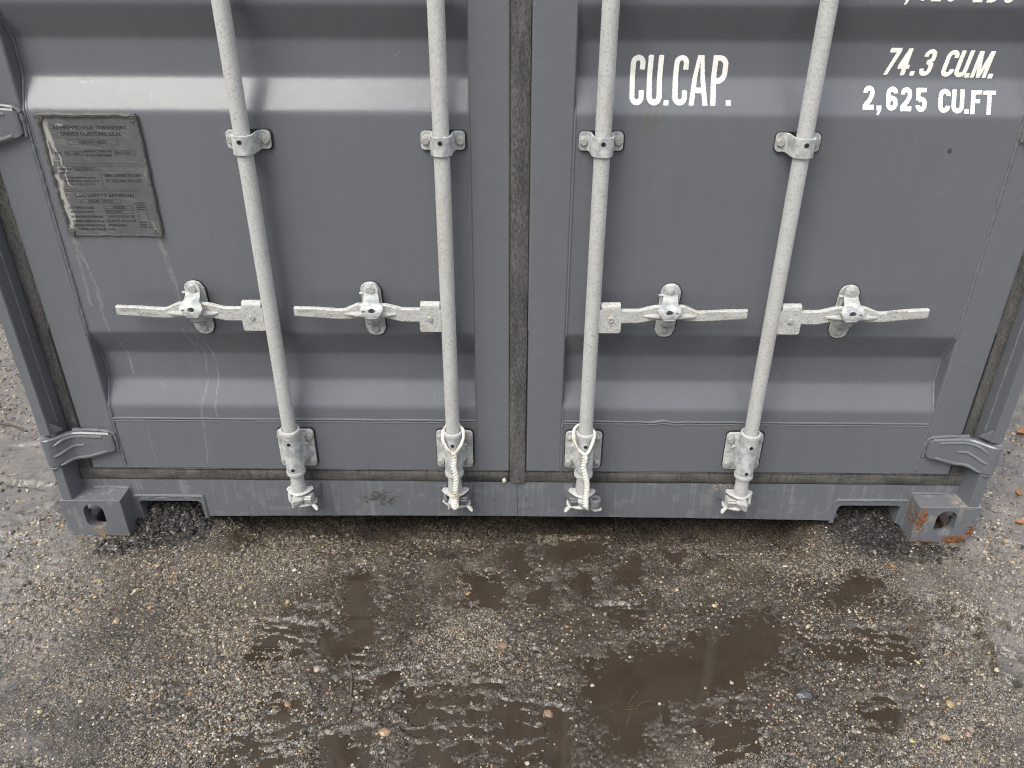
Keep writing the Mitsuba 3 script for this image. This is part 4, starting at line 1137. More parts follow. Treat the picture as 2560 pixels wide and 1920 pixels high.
def glyph_raw(ch, w, h, s):
    b = s / 2
    R = (w - s) / 2
    L = lambda pts: LineString(pts).buffer(b, cap_style='flat', join_style='mitre', mitre_limit=4)
    if ch == 'C':
        return L([(w - b, h * .70)] + arc(w / 2, h - b - R, R, 0, 180) + arc(w / 2, b + R, R, 180, 360) + [(w - b, h * .29)])
    if ch == 'U':
        return L([(b, h)] + arc(w / 2, b + R, R, 180, 360) + [(w - b, h)])
    if ch == '0':
        return L(arc(w / 2, h - b - R, R, 0, 180) + arc(w / 2, b + R, R, 180, 360) + [(w - b, h - b - R)])
    if ch == 'P':
        r = min(R * 1.3, h * .2)
        return UN([sbox(0, 0, s, h), L([(0, h - b), (w - b - r, h - b)] + arc(w - b - r, h - b - r, r, 90, 0) + arc(w - b - r, h * .42 + b + r, r, 0, -90) + [(0, h * .42 + b)])])
    if ch == 'B':
        r = h * .21
        return UN([sbox(0, 0, s, h), L([(0, h - b), (w - b - r, h - b)] + arc(w - b - r, h - b - r, r, 90, -60) + [(s, h * .52)]), L([(s, h * .52)] + arc(w - b - r, b + r, r, 60, -90) + [(0, b)])])
    if ch == 'A':
        return UN([Polygon([(0, 0), (s, 0), (w / 2 + s * .12, h), (w / 2 - s * .62, h)]), Polygon([(w, 0), (w - s, 0), (w / 2 - s * .12, h), (w / 2 + s * .62, h)]), sbox(w * .22, h * .24, w * .78, h * .24 + s * .95)])
    if ch == '.':
        return sbox(0, 0, w, w * .95)
    if ch == ',':
        return UN([sbox(0, 0, w, w * .9), Polygon([(w * .3, 0), (w, 0), (w * .55, -w * .95), (0, -w * .95)])])
    if ch == '7':
        return UN([sbox(0, h - s, w, h), Polygon([(w - s * 1.05, h - s), (w, h - s), (w, h - s * .9), (w * .42, 0), (w * .08, 0)])])
    if ch == '4':
        return UN([sbox(w - s * 1.6, 0, w - s * .55, h), sbox(0, h * .24, w, h * .24 + s * .9), Polygon([(0, h * .24), (0, h * .24 + s), (w - s * 1.5, h), (w - s * .6, h), (w - s * .6, h * .93), (s * .95, h * .24)])])
    if ch == '3':
        r = min(R, h * .24)
        return UN([L([(b, h * .72)] + arc(w / 2, h - b - R, R, 180, 0) + [(w - b, h * .62), (w * .55, h * .52)]), L([(b, h * .28)] + arc(w / 2, b + R, R, 180, 360) + [(w - b, h * .42), (w * .55, h * .52)]), sbox(w * .38, h * .52 - b, w * .7, h * .52 + b)])
    if ch == '2':
        return UN([L([(b, h * .70)] + arc(w / 2, h - b - R, R, 180, 0) + [(w - b, h * .62), (w * .60, h * .40), (b * 1.1, s * .9), (b * 1.1, 0)]), sbox(0, 0, w, s)])
    if ch == '6':
        top = h * .62
        return UN([L([(w - b, h * .72)] + arc(w / 2, h - b - R, R, 0, 180) + [(b, b + R)]), L([(b, b + R)] + arc(w / 2, b + R, R, 180, 360) + arc(w / 2, top - b - R, R, 0, 180) + [(b, b + R - .001)])])
    if ch == '5':
        return UN([sbox(0, h - s * .9, w * .95, h), sbox(0, h * .48, s, h), L([(b, h * .28)] + arc(w / 2, b + R, R, 180, 360) + arc(w / 2, h * .63 - b - R, R, 0, 150, 8))])
    if ch == 'F':
        return UN([sbox(0, 0, s, h), sbox(0, h - s * .85, w, h), sbox(0, h * .46, w * .86, h * .46 + s * .85)])
    if ch == 'T':
        return UN([sbox(0, h - s * .85, w, h), sbox(w / 2 - b, 0, w / 2 + b, h)])
    if ch == 'L':
        return UN([sbox(0, 0, s, h), sbox(0, 0, w, s * .9)])
    if ch == 'M':
        return UN([Polygon([(0, 0), (s * .9, 0), (s * .9, h), (0, h)]), Polygon([(w, 0), (w - s * .9, 0), (w - s * .9, h), (w, h)]), Polygon([(0, h), (s * 1.05, h), (w / 2 + s * .4, 0), (w / 2 - s * .4, 0)]), Polygon([(w, h), (w - s * 1.05, h), (w / 2 - s * .4, 0), (w / 2 + s * .4, 0)])])
    if ch == 'S':
        r = R
        return L([(w - b, h * .72)] + arc(w / 2, h - b - r, r, 0, 200) + [(w * .45, h * .54), (w * .6, h * .45)] + arc(w / 2, b + r, r, 20, -180) + [(b, h * .28)])


def glyph(ch, w, h, s):
    return glyph_raw(ch, w, h, s).buffer(0)


def drape(polys, mat='white_vinyl'):
    """vinyl letters laid on the pressed panel, following its folds"""
    ms = []
    for g in polys:
        m = extr(g, 0.0004)
        v, f = trimesh.remesh.subdivide_to_size(m.vertices, m.faces, 0.010)
        ms.append(trimesh.Trimesh(v, f, process=False))
    m = cat(*ms)
    v = m.vertices
    x, z, d = v[:, 0].copy(), v[:, 1].copy(), v[:, 2].copy()
    q = np.stack([x * 3.1, z * 3.4, np.full_like(x, 12)], -1)
    y = panel_y(z) + 0.0013 * (meshkit.fbm(q, 2, 12) - 0.5) - 0.0007 - d
    r = trimesh.Trimesh(np.c_[x, y, z], m.faces, process=False)
    if r.face_normals[np.argsort(-r.area_faces)[:20], 1].mean() > 0:
        r.invert()
    return r


def line(spec, h, s, z0, x_ref, tilt, slant):
    out = []
    for ch, a, b in spec:
        g = glyph(ch, b - a, h, s)
        g = affinity.skew(g, xs=math.degrees(math.atan(slant)), origin=(0, 0))
        out.append(affinity.translate(g, a, z0 + tilt * (a - x_ref)))
    return out


def put(label, *args):
    part('lettering', drape(line(*args)), 'white_vinyl', False, parent=RD, label=label)


RD = C + '__door_001'
put('tall white letters CU.', [('C', .2218, .2516), ('U', .2573, .2888), ('.', .2932, .3032)], .0945, .0105, 1.1250, .22, 0, 0.01)
put('tall white letters CAP.', [('C', .3113, .3414), ('A', .3453, .3846), ('P', .3905, .4228), ('.', .4226, .4328)], .0945, .0105, 1.1250, .22, 0, 0.01)
lx = lambda p: .7439 + (p - 437) / (2035 - 437) * .2281
put('white slanted figures 74.3', [('7', lx(437), lx(600)), ('4', lx(625), lx(790)), ('.', lx(828), lx(893)), ('3', lx(948), lx(1120))], .0520, .0088, 1.1832, .7439, -.028, 0.14)
put('white slanted letters CU.M.', [('C', lx(1268), lx(1444)), ('U', lx(1458), lx(1640)), ('.', lx(1630), lx(1695)), ('M', lx(1712), lx(1940)), ('.', lx(1966), lx(2033))], .0520, .0088, 1.1832, .7439, -.028, 0.14)
ly = lambda p: .7070 + (p - 145) / (1980 - 145) * .2660
put('white figures 2,625', [('2', ly(145), ly(302)), (',', ly(345), ly(410)), ('6', ly(475), ly(640)), ('2', ly(680), ly(840)), ('5', ly(900), ly(1055))], .0435, .0088, 1.1193, .707, -.033, 0.03)
put('white letters CU.FT', [('C', ly(1222), ly(1395)), ('U', ly(1412), ly(1590)), ('.', ly(1600), ly(1665)), ('F', ly(1685), ly(1838)), ('T', ly(1858), ly(2036))], .0435, .0088, 1.1193, .707, -.033, 0.03)
lz = lambda p: .7403 + (p - 248) / (1370 - 248) * .1324
put('white figures cut off by the top edge of the view', [(',', lz(262), lz(325)), ('6', lz(480), lz(610)), ('2', lz(680), lz(850)), ('0', lz(920), lz(1090))], .0500, .0088, 1.3262, .74, -.018, 0.12)
put('white letters LBS cut off by the top edge of the view', [('L', lz(1370), lz(1530)), ('B', lz(1600), lz(1790)), ('S', lz(1860), lz(2040))], .0500, .0088, 1.3262, .74, -.018, 0.12)

# ------------------------------------------------------------------ data plate on the left door
PLX0, PLX1, PLZ0, PLZ1 = -1.0175, -0.8100, 0.8385, 1.1020
DP = part('data_plate', plate(sbox(PLX0, PLZ0, PLX1, PLZ1), 0.0500, 0.0525, 0.0008), 'plate_metal', 30, label='scratched grey metal approval plate with black print')
part('sealant_edge', cat(bead([(PLX0, 0.0505, PLZ1), (-0.91, 0.0500, PLZ1 + 0.0010), (PLX1, 0.0505, PLZ1)], 0.0055, 81, 0.25), bead([(PLX0 + .001, 0.0505, PLZ1), (PLX0 - .0005, 0.0505, 0.97), (PLX0, 0.0510, PLZ0 + .004)], 0.0048, 82, 0.5),
                         bead([(PLX1, 0.0505, PLZ1), (PLX1 + .0005, 0.0502, 0.97), (PLX1 - .001, 0.0510, PLZ0)], 0.0042, 83, 0.5), bead([(PLX0, 0.0515, PLZ0), (-0.91, 0.0515, PLZ0 + .0005), (PLX1, 0.0515, PLZ0)], 0.0020, 84, 0.5)), 'dirty_sealant', 40, parent=DP)
for n_, (a, b) in enumerate(((-1.0135, 1.0975), (-0.8170, 1.0975), (-1.0125, 0.8460), (-0.8165, 0.8460))):
    rv = lathe_y(a, b, [(0.0095, 0.0510), (0.0098, 0.0480), (0.0088, 0.0462), (0.0062, 0.0458), (0.0056, 0.0468), (0.0040, 0.0462), (0, 0.0455)], 18)
    rv.vertices += 0.0009 * (meshkit.noise(rv.vertices * 160 + n_, 3)[:, None] - 0.5)
    part('rivet', rv, 'dirty_sealant', 40, parent=DP)


def ptext(t, x0, x1, zc, h, bold=False):
    m = meshkit.text_mesh(t, h * 0.86, 0.0003, True)
    m.apply_translation(-m.bounds[0])
    m.apply_scale([(x1 - x0) / m.extents[0], 1, 1])
    m.apply_transform(AX['y'])
    m.apply_translation([x0 - m.bounds[0, 0], 0.0500, zc - m.bounds[:, 2].mean()])
    return m


def prect(x0, z1, x1, z0, t=0.0007):
    return extr_y(sbox(x0, z0, x1, z1).difference(sbox(x0 + t, z0 + t, x1 - t, z1 - t)), 0.0497, 0.0500)


def pline(x0, z0, x1, z1, t=0.0006):
    return extr_y(LineString([(x0, z0), (x1, z1)]).buffer(t / 2, cap_style='flat'), 0.0497, 0.0500)


PT = [('APPROVED FOR TRANSPORT', -.990, -.8335, 1.0766, .0086, 1), ('UNDER CUSTOMS SEAL', -.9767, -.8471, 1.0635, .0085, 1), ('USA/259-AB/22', -.942, -.8837, 1.0460, .0072, 1), ('TYPE', -1.0008, -.9863, 1.0219, .0062, 0), ('YHX - 40HS', -.9780, -.9472, 1.0217, .0062, 0),
      ("MANUFACTURER'S NO", -.9355, -.8768, 1.0274, .0064, 0), ('OF THE CONTAINER', -.9355, -.8793, 1.0186, .0062, 0), ('QYHX 252267', -.8703, -.8358, 1.0240, .0058, 0), ("OWNER'S NO.", -1.0032, -.9712, .9879, .0052, 0), ('YLEU 252267 1', -.9675, -.9249, .9886, .0060, 0),
      ('OWNED BY:', -1.0031, -.978, .9801, .0046, 0), ('Fulida container limited', -.9922, -.9258, .9699, .0046, 1), ('caret@fulidacontainer.com', -.998, -.9196, .9624, .0046, 1), ('Tel: +1 780 627 9727', -.9867, -.9315, .9551, .0046, 1),
      ('TIMBER COMPONENT TREATMENT', -.9083, -.8251, .9748, .0072, 0), ('IM | TAILILEUM-400 | 2025', -.9062, -.8284, .9633, .0074, 0), ('CSC SAFETY APPROVAL', -.9811, -.8479, .9303, .0085, 1), ('USA/AB-259/22', -.9557, -.9019, .9171, .0066, 0),
      ('DATE MANUFACTURED', -1.0029, -.9469, .9024, .0060, 0), ('09/2025', -.9039, -.8786, .9036, .0058, 0), ('IDENTIFICATION NO.', -1.0016, -.9484, .8929, .0060, 0), ('QYHX 252267', -.9222, -.8874, .8933, .0058, 0), ('MAXIMUM OPERATING GROSS MASS', -1.0023, -.9314, .8820, .0058, 0),
      ('24,000 KG  52,910 LBS', -.9224, -.8603, .8824, .0058, 0), ('ALLOWABLE STACKING LOAD FOR 1.8G', -1.0022, -.9315, .8716, .0058, 0), ('216,000 KG  476,190 LBS', -.9262, -.8604, .8720, .0058, 0), ('TRANSVERSE RACKING TEST FORCE', -1.0017, -.9319, .8618, .0058, 0),
      ('150,000 newtons', -.9251, -.8825, .8622, .0058, 0), ('End/side wall Strength: 0.4Pg', -.9939, -.9107, .8528, .0058, 0)]
pr = [ptext(*q) for q in PT]
pr += [prect(-.9661, 1.0514, -.859, 1.0400), prect(-.9798, 1.0266, -.9391, 1.0170), prect(-.8718, 1.0290, -.8276, 1.0191), prect(-.9688, .9931, -.9166, .9844), prect(-.9715, .9211, -.8847, .9128), prect(-.9251, .9073, -.8608, .8998), prect(-.9244, .8978, -.8606, .8898), prect(-.8523, .9160, -.8307, .8572),
       pline(-1.0071, .9997, -.8206, 1.0003), pline(-1.0073, .9950, -.8204, .9956), pline(-.9125, .9950, -.9135, .9430), pline(-1.0025, .9428, -.8381, .9436), pline(-1.0018, .9386, -.8372, .9394)]
for k_ in range(4):
    pr.append(pline(-.8505, .912 - .0042 * k_, -.8335, .912 - .0042 * k_, .0016))
for k_ in range(3):
    pr.append(pline(-.8505, .869 - .0042 * k_, -.838, .869 - .0042 * k_, .0016))
part('print', cat(*pr), 'plate_print', False, parent=DP, label='small black approval text and boxes on the plate')

# ------------------------------------------------------------------ the rest of the container
for s in (-1, 1):
    ys = [0.16]
    pts = []
    y = 0.16
    while y < 12.0:
        pts += [(y, 0), (y + 0.072, 0), (y + 0.140, 0.036), (y + 0.210, 0.036)]
        y += 0.278
    pts.append((12.05, 0))
    poly = [(s * (1.2100 - d), y) for y, d in pts]
    V, F = [], []
    for x, y in poly:
        V += [[x, y, 0.16], [x, y, 2.78]]
    for a in range(len(poly) - 1):
        F += [[2 * a, 2 * a + 2, 2 * a + 3], [2 * a, 2 * a + 3, 2 * a + 1]]
    part('side_wall', trimesh.Trimesh(V, F, process=False), 'paint', False)
    part('side_rail', cat(bx(min(s * 1.19, s * 1.212), max(s * 1.19, s * 1.212), 0.179, 12.05, 0.022, 0.165, 0.004), bx(min(s * 1.15, s * 1.214), max(s * 1.15, s * 1.214), 0.16, 12.05, 2.775, 2.86, 0.006)), 'paint', 30)
part('floor', cat(bx(-1.19, 1.19, 0.10, 12.05, 0.150, 0.178), *[bx(-1.188, 1.188, 0.35 + 0.3 * k, 0.40 + 0.3 * k, 0.045, 0.152) for k in range(38)]), 'paint', 30)
part('roof', bx(-1.20, 1.20, 0.10, 12.05, 2.845, 2.875), 'paint', 30)
part('header', bx(-1.19, 1.19, 0.045, 0.16, 2.775, 2.875), 'paint', 30)
part('front_wall', bx(-1.205, 1.205, 12.02, 12.08, 0.05, 2.87), 'paint', 30)

# ------------------------------------------------------------------ customs ropes
def strands(P, R, r, pitch, n=3, phase=0.0, k=7):
    P, t, u, w = frame_of(resample(P, 0.0016))
    d = np.r_[0, np.cumsum(np.linalg.norm(np.diff(P, axis=0), axis=1))]
    out = []
    for j in range(n):
        a = 2 * np.pi * (d / pitch + j / n) + phase
        out.append(tube(P + R * (np.cos(a)[:, None] * u + np.sin(a)[:, None] * w), r, k))
    return out


ROPES = [([(-.187, .02, .3474), (-.192, .002, .3442), (-.1921, -.010, .3354), (-.1881, -.018, .3219), (-.179, -.021, .307), (-.165, -.024, .2978)],
          [(-.1505, .02, .3506), (-.1408, .002, .3504), (-.1395, -.010, .3415), (-.1441, -.018, .3262), (-.1522, -.021, .3111), (-.1634, -.024, .2978)],
          [(-.1642, -.024, .2978), (-.164, -.024, .2785), (-.1662, -.024, .259), (-.1635, -.026, .2409), (-.1609, -.026, .2212), (-.1626, -.024, .1996), (-.164, -.024, .1794), (-.1622, -.024, .159), (-.1669, -.0245, .1384)]),
         ([(.1432, .02, .3523), (.1352, .002, .3491), (.1341, -.010, .3403), (.1391, -.018, .3231), (.1506, -.021, .3063), (.1641, -.024, .2971)],
          [(.1812, .02, .348), (.1879, .002, .344), (.1857, -.010, .3389), (.1797, -.018, .3235), (.1726, -.021, .3046), (.1649, -.024, .2971)],
          [(.1635, -.024, .2932), (.1649, -.024, .2817), (.1619, -.024, .2622), (.165, -.026, .2442), (.1699, -.026, .2244), (.1735, -.024, .203), (.1737, -.024, .1828), (.1731, -.024, .1625), (.1735, -.0245, .1378)])]
for n_, (l_, r_, t_) in enumerate(ROPES):
    K = thing('rope', 'off-white twisted rope looped round the second locking bar from the left' if n_ == 0 else 'off-white twisted rope looped round the third locking bar from the left', 'rope', 'ropes hanging from the two middle locking bars')
    rxx = RODS[1 + n_]
    back = [(rxx + (0.022 if n_ == 0 else 0.022), 0.024, .350), (rxx, 0.030, .352), (rxx - 0.022, 0.024, .350)]
    loop = [*l_[::-1], (rxx - 0.010, 0.0300, .352), (rxx + 0.010, 0.0300, .353), *r_]
    add(f'{K}__loop', cat(*strands(loop, 0.0022, 0.0020, 0.021)), 'rope_fibre', 40)
    tail = [*t_, (t_[-1][0] + 0.0005, -0.0235, 0.1300)]
    tw = strands(tail, 0.0042, 0.0030, 0.0175, 2, 0.4)
    tw += strands(tail, 0.0030, 0.0022, 0.0175, 2, 0.4 + np.pi / 2)
    e = t_[-1]
    knot = [(e[0] - 0.0065, -0.0245, e[2] + 0.012), (e[0] - 0.0075, -0.0255, e[2] - 0.004), (e[0] - 0.001, -0.0265, e[2] - 0.0135), (e[0] + 0.0065, -0.0255, e[2] - 0.006), (e[0] + 0.0065, -0.0245, e[2] + 0.012)]
    if n_ == 0:
        tw += strands(knot, 0.0018, 0.0020, 0.016)
    add(f'{K}__tail', cat(*tw), 'rope_fibre', 40)

# ------------------------------------------------------------------ gravel, pebbles, leaves, twigs
ico = trimesh.creation.icosahedron()
scene['stones'] = two(principled({'type': 'mesh_attribute', 'name': 'vertex_color'}, 0.24, 0.5))
TONES = np.array([(0.30, 0.245, 0.17), (0.38, 0.33, 0.26), (0.20, 0.18, 0.15), (0.14, 0.13, 0.12), (0.075, 0.075, 0.078), (0.05, 0.05, 0.052), (0.24, 0.24, 0.24), (0.32, 0.19, 0.10), (0.46, 0.43, 0.38), (0.25, 0.19, 0.165)])
TP = np.array([.17, .10, .19, .16, .15, .10, .05, .025, .025, .03])


def stone_field(n, x0, x1, y0, y1, smin, smax, pw, keep, seed):
    g = np.random.default_rng(seed)
    x, y = g.uniform(x0, x1, n), g.uniform(y0, y1, n)
    k = g.random(n) < keep(x, y)
    x, y = x[k], y[k]
    n = len(x)
    s = smin + (smax - smin) * g.random(n) ** pw
    z = sample_ground(x, y)
    sc = s[:, None] * g.uniform(0.62, 1.25, (n, 3)) * np.array([1, 1, 0.72])
    a = g.uniform(0, 2 * np.pi, n)
    base = ico.vertices[None] * (1 + g.uniform(-0.24, 0.24, (n, 12, 1)))
    v = base * sc[:, None]
    ca, sa = np.cos(a)[:, None], np.sin(a)[:, None]
    v = np.stack([v[..., 0] * ca - v[..., 1] * sa, v[..., 0] * sa + v[..., 1] * ca, v[..., 2]], -1)
    v += np.stack([x, y, z + s * g.uniform(-0.15, 0.30, n)], -1)[:, None]
    f = (ico.faces[None] + 12 * np.arange(n)[:, None, None]).reshape(-1, 3)
    col = TONES[g.choice(len(TONES), n, p=TP / TP.sum())] * g.uniform(0.45, 1.12, (n, 1)) * np.array([1.05, 1.0, 0.92])
    return trimesh.Trimesh(v.reshape(-1, 3), f, process=False), np.repeat(col, 12, 0)


def dens(x, y):
    d = sstep(0.34, 0.66, hfbm(x, y, 5, 41, 3)) * 0.75 + 0.25
    d *= 0.45 + 0.55 * sstep(-0.25, -0.65, x) + 0.35 * sstep(0.8, 1.0, x) * sstep(-0.3, -0.6, y)
    for n in ('main', 'rear', 'left'):
        d *= sstep(-0.035, 0.03, poly_sd(x, y, PUDDLES[n])) * 0.93 + 0.07
    e = np.minimum(np.hypot((x - .12) / .52, (y + .11) / .20) + 0.30, np.minimum(np.hypot((x + .02) / .34, (y + .60) / .17), np.hypot((x + .42) / .16, (y + .26) / .22)))
    d *= 1 - 0.62 * sstep(1.25, 0.85, e + 1.5 * (hfbm(x, y, 11, 88, 3) - 0.5))
    l, r = clump_mask(x, y)
    d *= 1 - 0.8 * np.maximum(l, r)
    d *= 1 - 0.55 * sstep(-1.2, -1.35, x)
    d *= ~((np.abs(x) < 1.24) & (y > 0.0) & (np.abs(x) > 1.04)) | (y > 0.2)
    return np.clip(d, 0, 1)


f1 = stone_field(105000, -1.35, 1.35, -0.72, 0.10, 0.0011, 0.0036, 1.7, dens, 1)
f2 = stone_field(3600, -1.5, 1.5, -0.74, 0.12, 0.0028, 0.0070, 3.2, lambda x, y: dens(x, y) * 0.75, 2)
f3 = stone_field(17000, -2.3, -1.23, -0.3, 1.4, 0.0020, 0.0065, 2.4, lambda x, y: 0.9 * sstep(0.30, 0.6, hfbm(x, y, 6, 45, 3)), 3)
f4 = stone_field(10000, 1.23, 2.0, -0.3, 1.0, 0.0020, 0.0065, 2.4, lambda x, y: 0.9 * sstep(0.30, 0.6, hfbm(x, y, 6, 45, 3)), 4)
gm = cat(f1[0], f2[0], f3[0], f4[0])
add('gravel', gm, 'stones', smooth=False, color=np.vstack([f1[1], f2[1], f3[1], f4[1]]), kind='stuff', label='fine mixed gravel and grit lying all over the wet mud', category='gravel')

CLOD_SHADE = (0.021, 0.019, 0.018)  # clod colour, darkened to paint in the shade inside the pockets


def clods(n, x0, x1, y0, y1, keep, seed):
    m, c = stone_field(n, x0, x1, y0, y1, 0.0025, 0.0110, 2.2, keep, seed)
    return m, np.repeat(np.array([CLOD_SHADE]) * np.random.default_rng(seed).uniform(0.6, 1.7, (len(m.vertices) // 12, 1)), 12, 0)


c1_ = clods(9000, -1.16, -0.68, -0.10, 0.50, lambda x, y: clump_mask(x, y)[0] * sstep(-0.09, 0.10, y) * ~((x < -1.05) & (y > -0.01)), 11)
c2_ = clods(7000, 0.70, 1.18, -0.11, 0.50, lambda x, y: clump_mask(x, y)[1] * sstep(-0.10, 0.10, y) * ~((x > 1.05) & (y > -0.01)), 12)
scene['shaded_mud'] = two(bump(principled({'type': 'mesh_attribute', 'name': 'vertex_color'}, 0.5, 0.4), ground_bump, 0.0016, 5e-4))
add('mud_clods', cat(c1_[0], c2_[0]), 'shaded_mud', smooth=True, color=np.vstack([c1_[1], c2_[1]]), kind='stuff', label='crumbled dark mud heaped under both ends of the sill, shade painted into its colour', category='mud')

PEB = [(-1.064, -.225, .0075, (.42, .34, .07), 'small bright yellow pebble at the left of the mud', 1), (-1.068, -.171, .013, (.34, .24, .13), 'long tan stone left of the bright yellow pebble', 1.5), (-1.083, -.138, .012, (.15, .17, .155), 'flat grey-green stone below the left corner casting', 1.5), (-.964, -.306, .013, (.36, .26, .13), 'rough tan stone in the left half of the gravel', 1.1),
       (-.701, -.187, .009, (.42, .26, .11), 'rounded orange-tan pebble below the left handle bar', 1.1), (-.570, -.236, .010, (.40, .28, .13), 'tan pebble just behind the left tyre print', 1.2), (-.801, -.076, .009, (.30, .20, .15), 'upright reddish stone in front of the sill at the left', 1.0), (-.939, -.115, .012, (.30, .19, .13), 'pinkish flat stone below the left lifting pocket', 1.4),
       (-.455, -.435, .014, (.36, .31, .22), 'pale lump of gravel between the left tyre prints', 1.0), (-.500, -.529, .013, (.30, .15, .06), 'orange-brown stone in the lower left tyre print', 1.1), (-.279, -.600, .016, (.30, .17, .08), 'flat orange stone at the bottom left of centre', 1.6), (-.037, -.366, .015, (.24, .13, .08), 'sunken reddish brown stone near the middle of the mud', 1.3),
       (.934, -.518, .015, (.40, .27, .11), 'large rounded yellow-brown stone at the lower right', 1.2), (.697, -.092, .006, (.60, .58, .55), 'small white chip in front of the right sill', 2.0), (.400, -.180, .008, (.50, .38, .24), 'pale tan pebble behind the broad puddle', 1.1), (.487, -.231, .011, (.42, .30, .16), 'flat tan pebble at the back edge of the broad puddle', 1.5),
       (.257, -.391, .006, (.62, .60, .52), 'tiny white pebble in the broad puddle', 1.0), (.165, -.471, .0085, (.42, .37, .29), 'pale oval pebble at the left rim of the broad puddle', 1.2), (.476, -.460, .009, (.48, .45, .40), 'pale grey pebble standing in the broad puddle', 1.0), (.804, -.462, .007, (.42, .17, .12), 'small pink-red pebble right of the broad puddle', 1.0),
       (.064, -.546, .015, (.30, .18, .10), 'brown crumbly stone left of the broad puddle', 1.3), (.887, -.599, .013, (.42, .28, .13), 'orange stone at the bottom right', 1.4), (.816, -.607, .009, (.48, .36, .12), 'yellow pebble at the bottom right', 1.2), (.938, -.592, .010, (.44, .26, .16), 'pinkish orange pebble at the bottom right', 1.2), (.307, -.519, .006, (.50, .48, .44), 'small pale pebble in the lower puddle', 1.0),
       (.624, -.498, .021, (.045, .046, .05), 'black lump of asphalt right of the broad puddle', 1.5), (.955, -.515, .007, (.34, .30, .12), 'small olive pebble touching the large yellow-brown stone', 1.0), (-1.17, -.30, .010, (.28, .22, .15), 'brown pebble near the left edge of the gravel', 1.2), (-.86, -.42, .009, (.08, .08, .085), 'dark grey stone among the gravel at the left', 1.2)]
for n_, (x, y, r, col, lab, el) in enumerate(PEB):
    b = trimesh.creation.icosphere(2)
    r = r * 0.60
    col = np.array(col) * 0.55 + 0.045
    v = b.vertices * (1 + 0.55 * (meshkit.noise(b.vertices * 1.6 + n_ * 5, n_)[:, None] - 0.5) + 0.16 * (meshkit.noise(b.vertices * 3.2 + n_ * 5, n_)[:, None] - 0.5) * 1.6)
    v = v * np.array([r * el, r * 0.95, r * 0.72])
    a = (n_ * 1.7) % 3.1 - 0.6
    R_ = np.array([[math.cos(a), -math.sin(a), 0], [math.sin(a), math.cos(a), 0], [0, 0, 1]]) if el < 1.35 else np.eye(3)
    z = max(float(sample_ground(np.array([x]), np.array([y]))[0]), WATER - 0.003)
    v = v @ R_.T + np.array([x, y, z + r * 0.05])
    g = meshkit.noise(v * 420, 3)[:, None] * 0.5 + 0.72
    add('pebble', trimesh.Trimesh(v, b.faces, process=False), 'stones', smooth=True, color=np.array(col) * g, label=lab, category='stone', group='larger stones lying in the mud')


def leaf(x, y, L, W, a, seed, curl):
    us, vs = np.linspace(-1, 1, 13), np.linspace(-1, 1, 7)
    V = []
    for u in us:
        w = W * max(0.03, (1 - u * u)) ** 0.7 * (1 + 0.25 * math.sin(u * 9 + seed))
        for v in vs:
            V.append([u * L, v * w, curl * L * (0.5 * u * u + 0.5 * v * v) + 0.001])
    V = np.array(V)
    V = V @ np.array([[math.cos(a), -math.sin(a), 0], [math.sin(a), math.cos(a), 0], [0, 0, 1]]).T
    i = np.arange(91).reshape(13, 7)
    F = np.concatenate([np.stack([i[:-1, :-1], i[1:, :-1], i[1:, 1:]], -1).reshape(-1, 3), np.stack([i[:-1, :-1], i[1:, 1:], i[:-1, 1:]], -1).reshape(-1, 3)])
    z = float(sample_ground(np.array([x]), np.array([y]))[0])
    top = trimesh.Trimesh(V + [x, y, z + 0.004], F, process=False)
    bot = trimesh.Trimesh(V + [x, y, z + 0.0034], F[:, ::-1], process=False)
    return cat(top, bot)


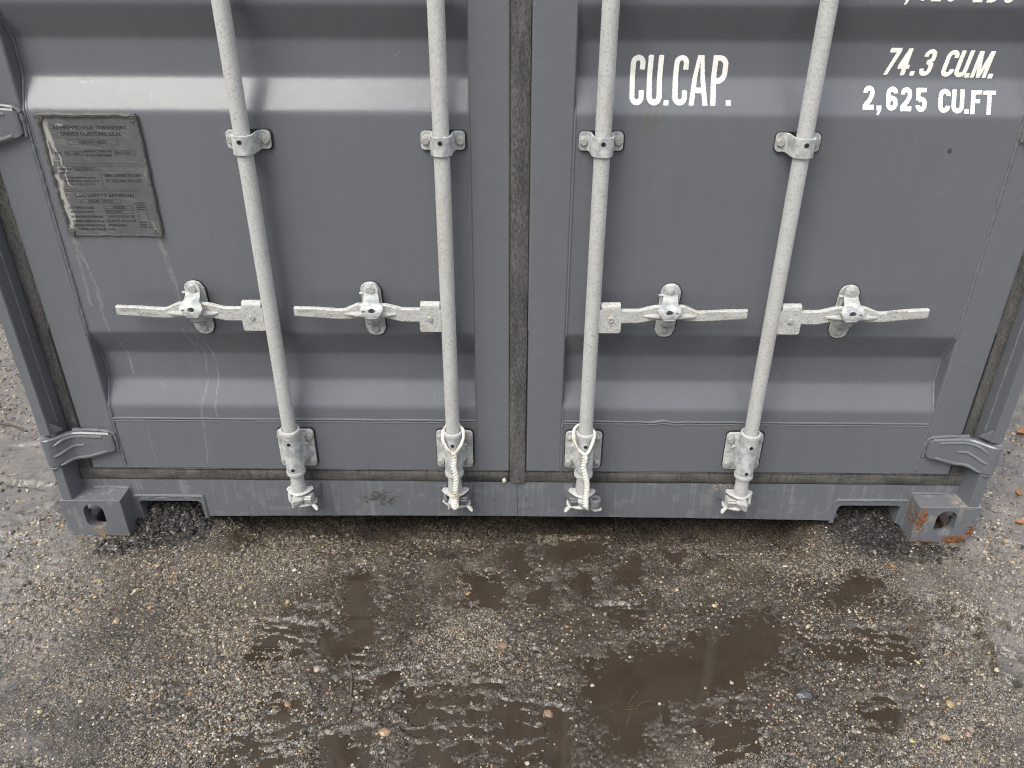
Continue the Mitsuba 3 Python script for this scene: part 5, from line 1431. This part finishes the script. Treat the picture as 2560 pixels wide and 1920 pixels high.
scene['leaf_brown'] = two(principled(proc(lambda p, n, uv: mix((0.34, 0.16, 0.06), (0.20, 0.09, 0.04), fbm(p.x * 90, p.y * 90, 1.0, 3))), 0.5, 0.4))
for x, y, L, a, lab in ((1.640, .535, .026, .5, 'fallen orange leaf on the mud at the right edge, farthest back'), (1.462, .213, .016, 1.2, 'small crumpled orange leaf on the mud at the right edge, in the middle'), (1.398, .081, .018, .2, 'pale brown leaf on the mud at the right edge, nearest')):
    add('leaf', leaf(x, y, L, L * 0.5, a, x * 7, 0.35), 'leaf_brown', smooth=True, label=lab, category='leaf', group='fallen leaves at the right')
scene['twig_bark'] = two(principled(proc(lambda p, n, uv: mix((0.05, 0.042, 0.035), (0.10, 0.085, 0.07), noise(p.x * 400, p.y * 400))), 0.5, 0.4))
gz = lambda x, y: max(float(sample_ground(np.array([x]), np.array([y]))[0]), WATER)
P = [(x, y, gz(x, y) + 0.003) for x, y in ((-.398, -.395), (-.384, -.425), (-.374, -.455), (-.368, -.485), (-.365, -.512), (-.360, -.535), (-.363, -.556))]
add('twig', tube(resample(P, .006), 0.0030, 7), 'twig_bark', 40, label='thin dark twig lying in the mud left of centre', category='twig')
P = [(x, y, gz(x, y) + 0.004) for x, y in ((-1.60, .50), (-1.66, .53), (-1.73, .545), (-1.79, .58))]
add('twig', tube(resample(P, .008), 0.0035, 7), 'twig_bark', 40, label='dark twig on the mud at the far left', category='twig')
scene['needle_brown'] = two(principled((0.12, 0.078, 0.05), 0.5, 0.4))
NL = [[(.264, -.488), (.249, -.505), (.238, -.534)], [(.223, -.536), (.240, -.534), (.258, -.532)], [(.288, -.512), (.272, -.516), (.256, -.528)], [(.248, -.522), (.240, -.545), (.229, -.577)]]
K = thing('pine_needle_cluster', 'thin brown pine needles floating crossed in the broad puddle', 'pine needles')
for q in NL:
    add(f'{K}__needle', tube(resample([(x, y, max(gz(x, y), WATER) + 0.0014) for x, y in q], .004), 0.0005, 5), 'needle_brown', 40)
# white scrap stuck on the seal beside the middle
scene['pale_scrap'] = two(principled((0.6, 0.55, 0.47), 0.6, 0.4))
v = trimesh.creation.icosphere(2)
vv = v.vertices * (1 + 0.5 * (meshkit.noise(v.vertices * 2.2, 4)[:, None] - 0.5)) * np.array([.0055, .003, .0075]) + np.array([-.0395, .0545, .1555])
add('scrap', trimesh.Trimesh(vv, v.faces, process=False), 'pale_scrap', True, label='tiny pale scrap stuck on the bottom seal left of the middle', category='scrap')
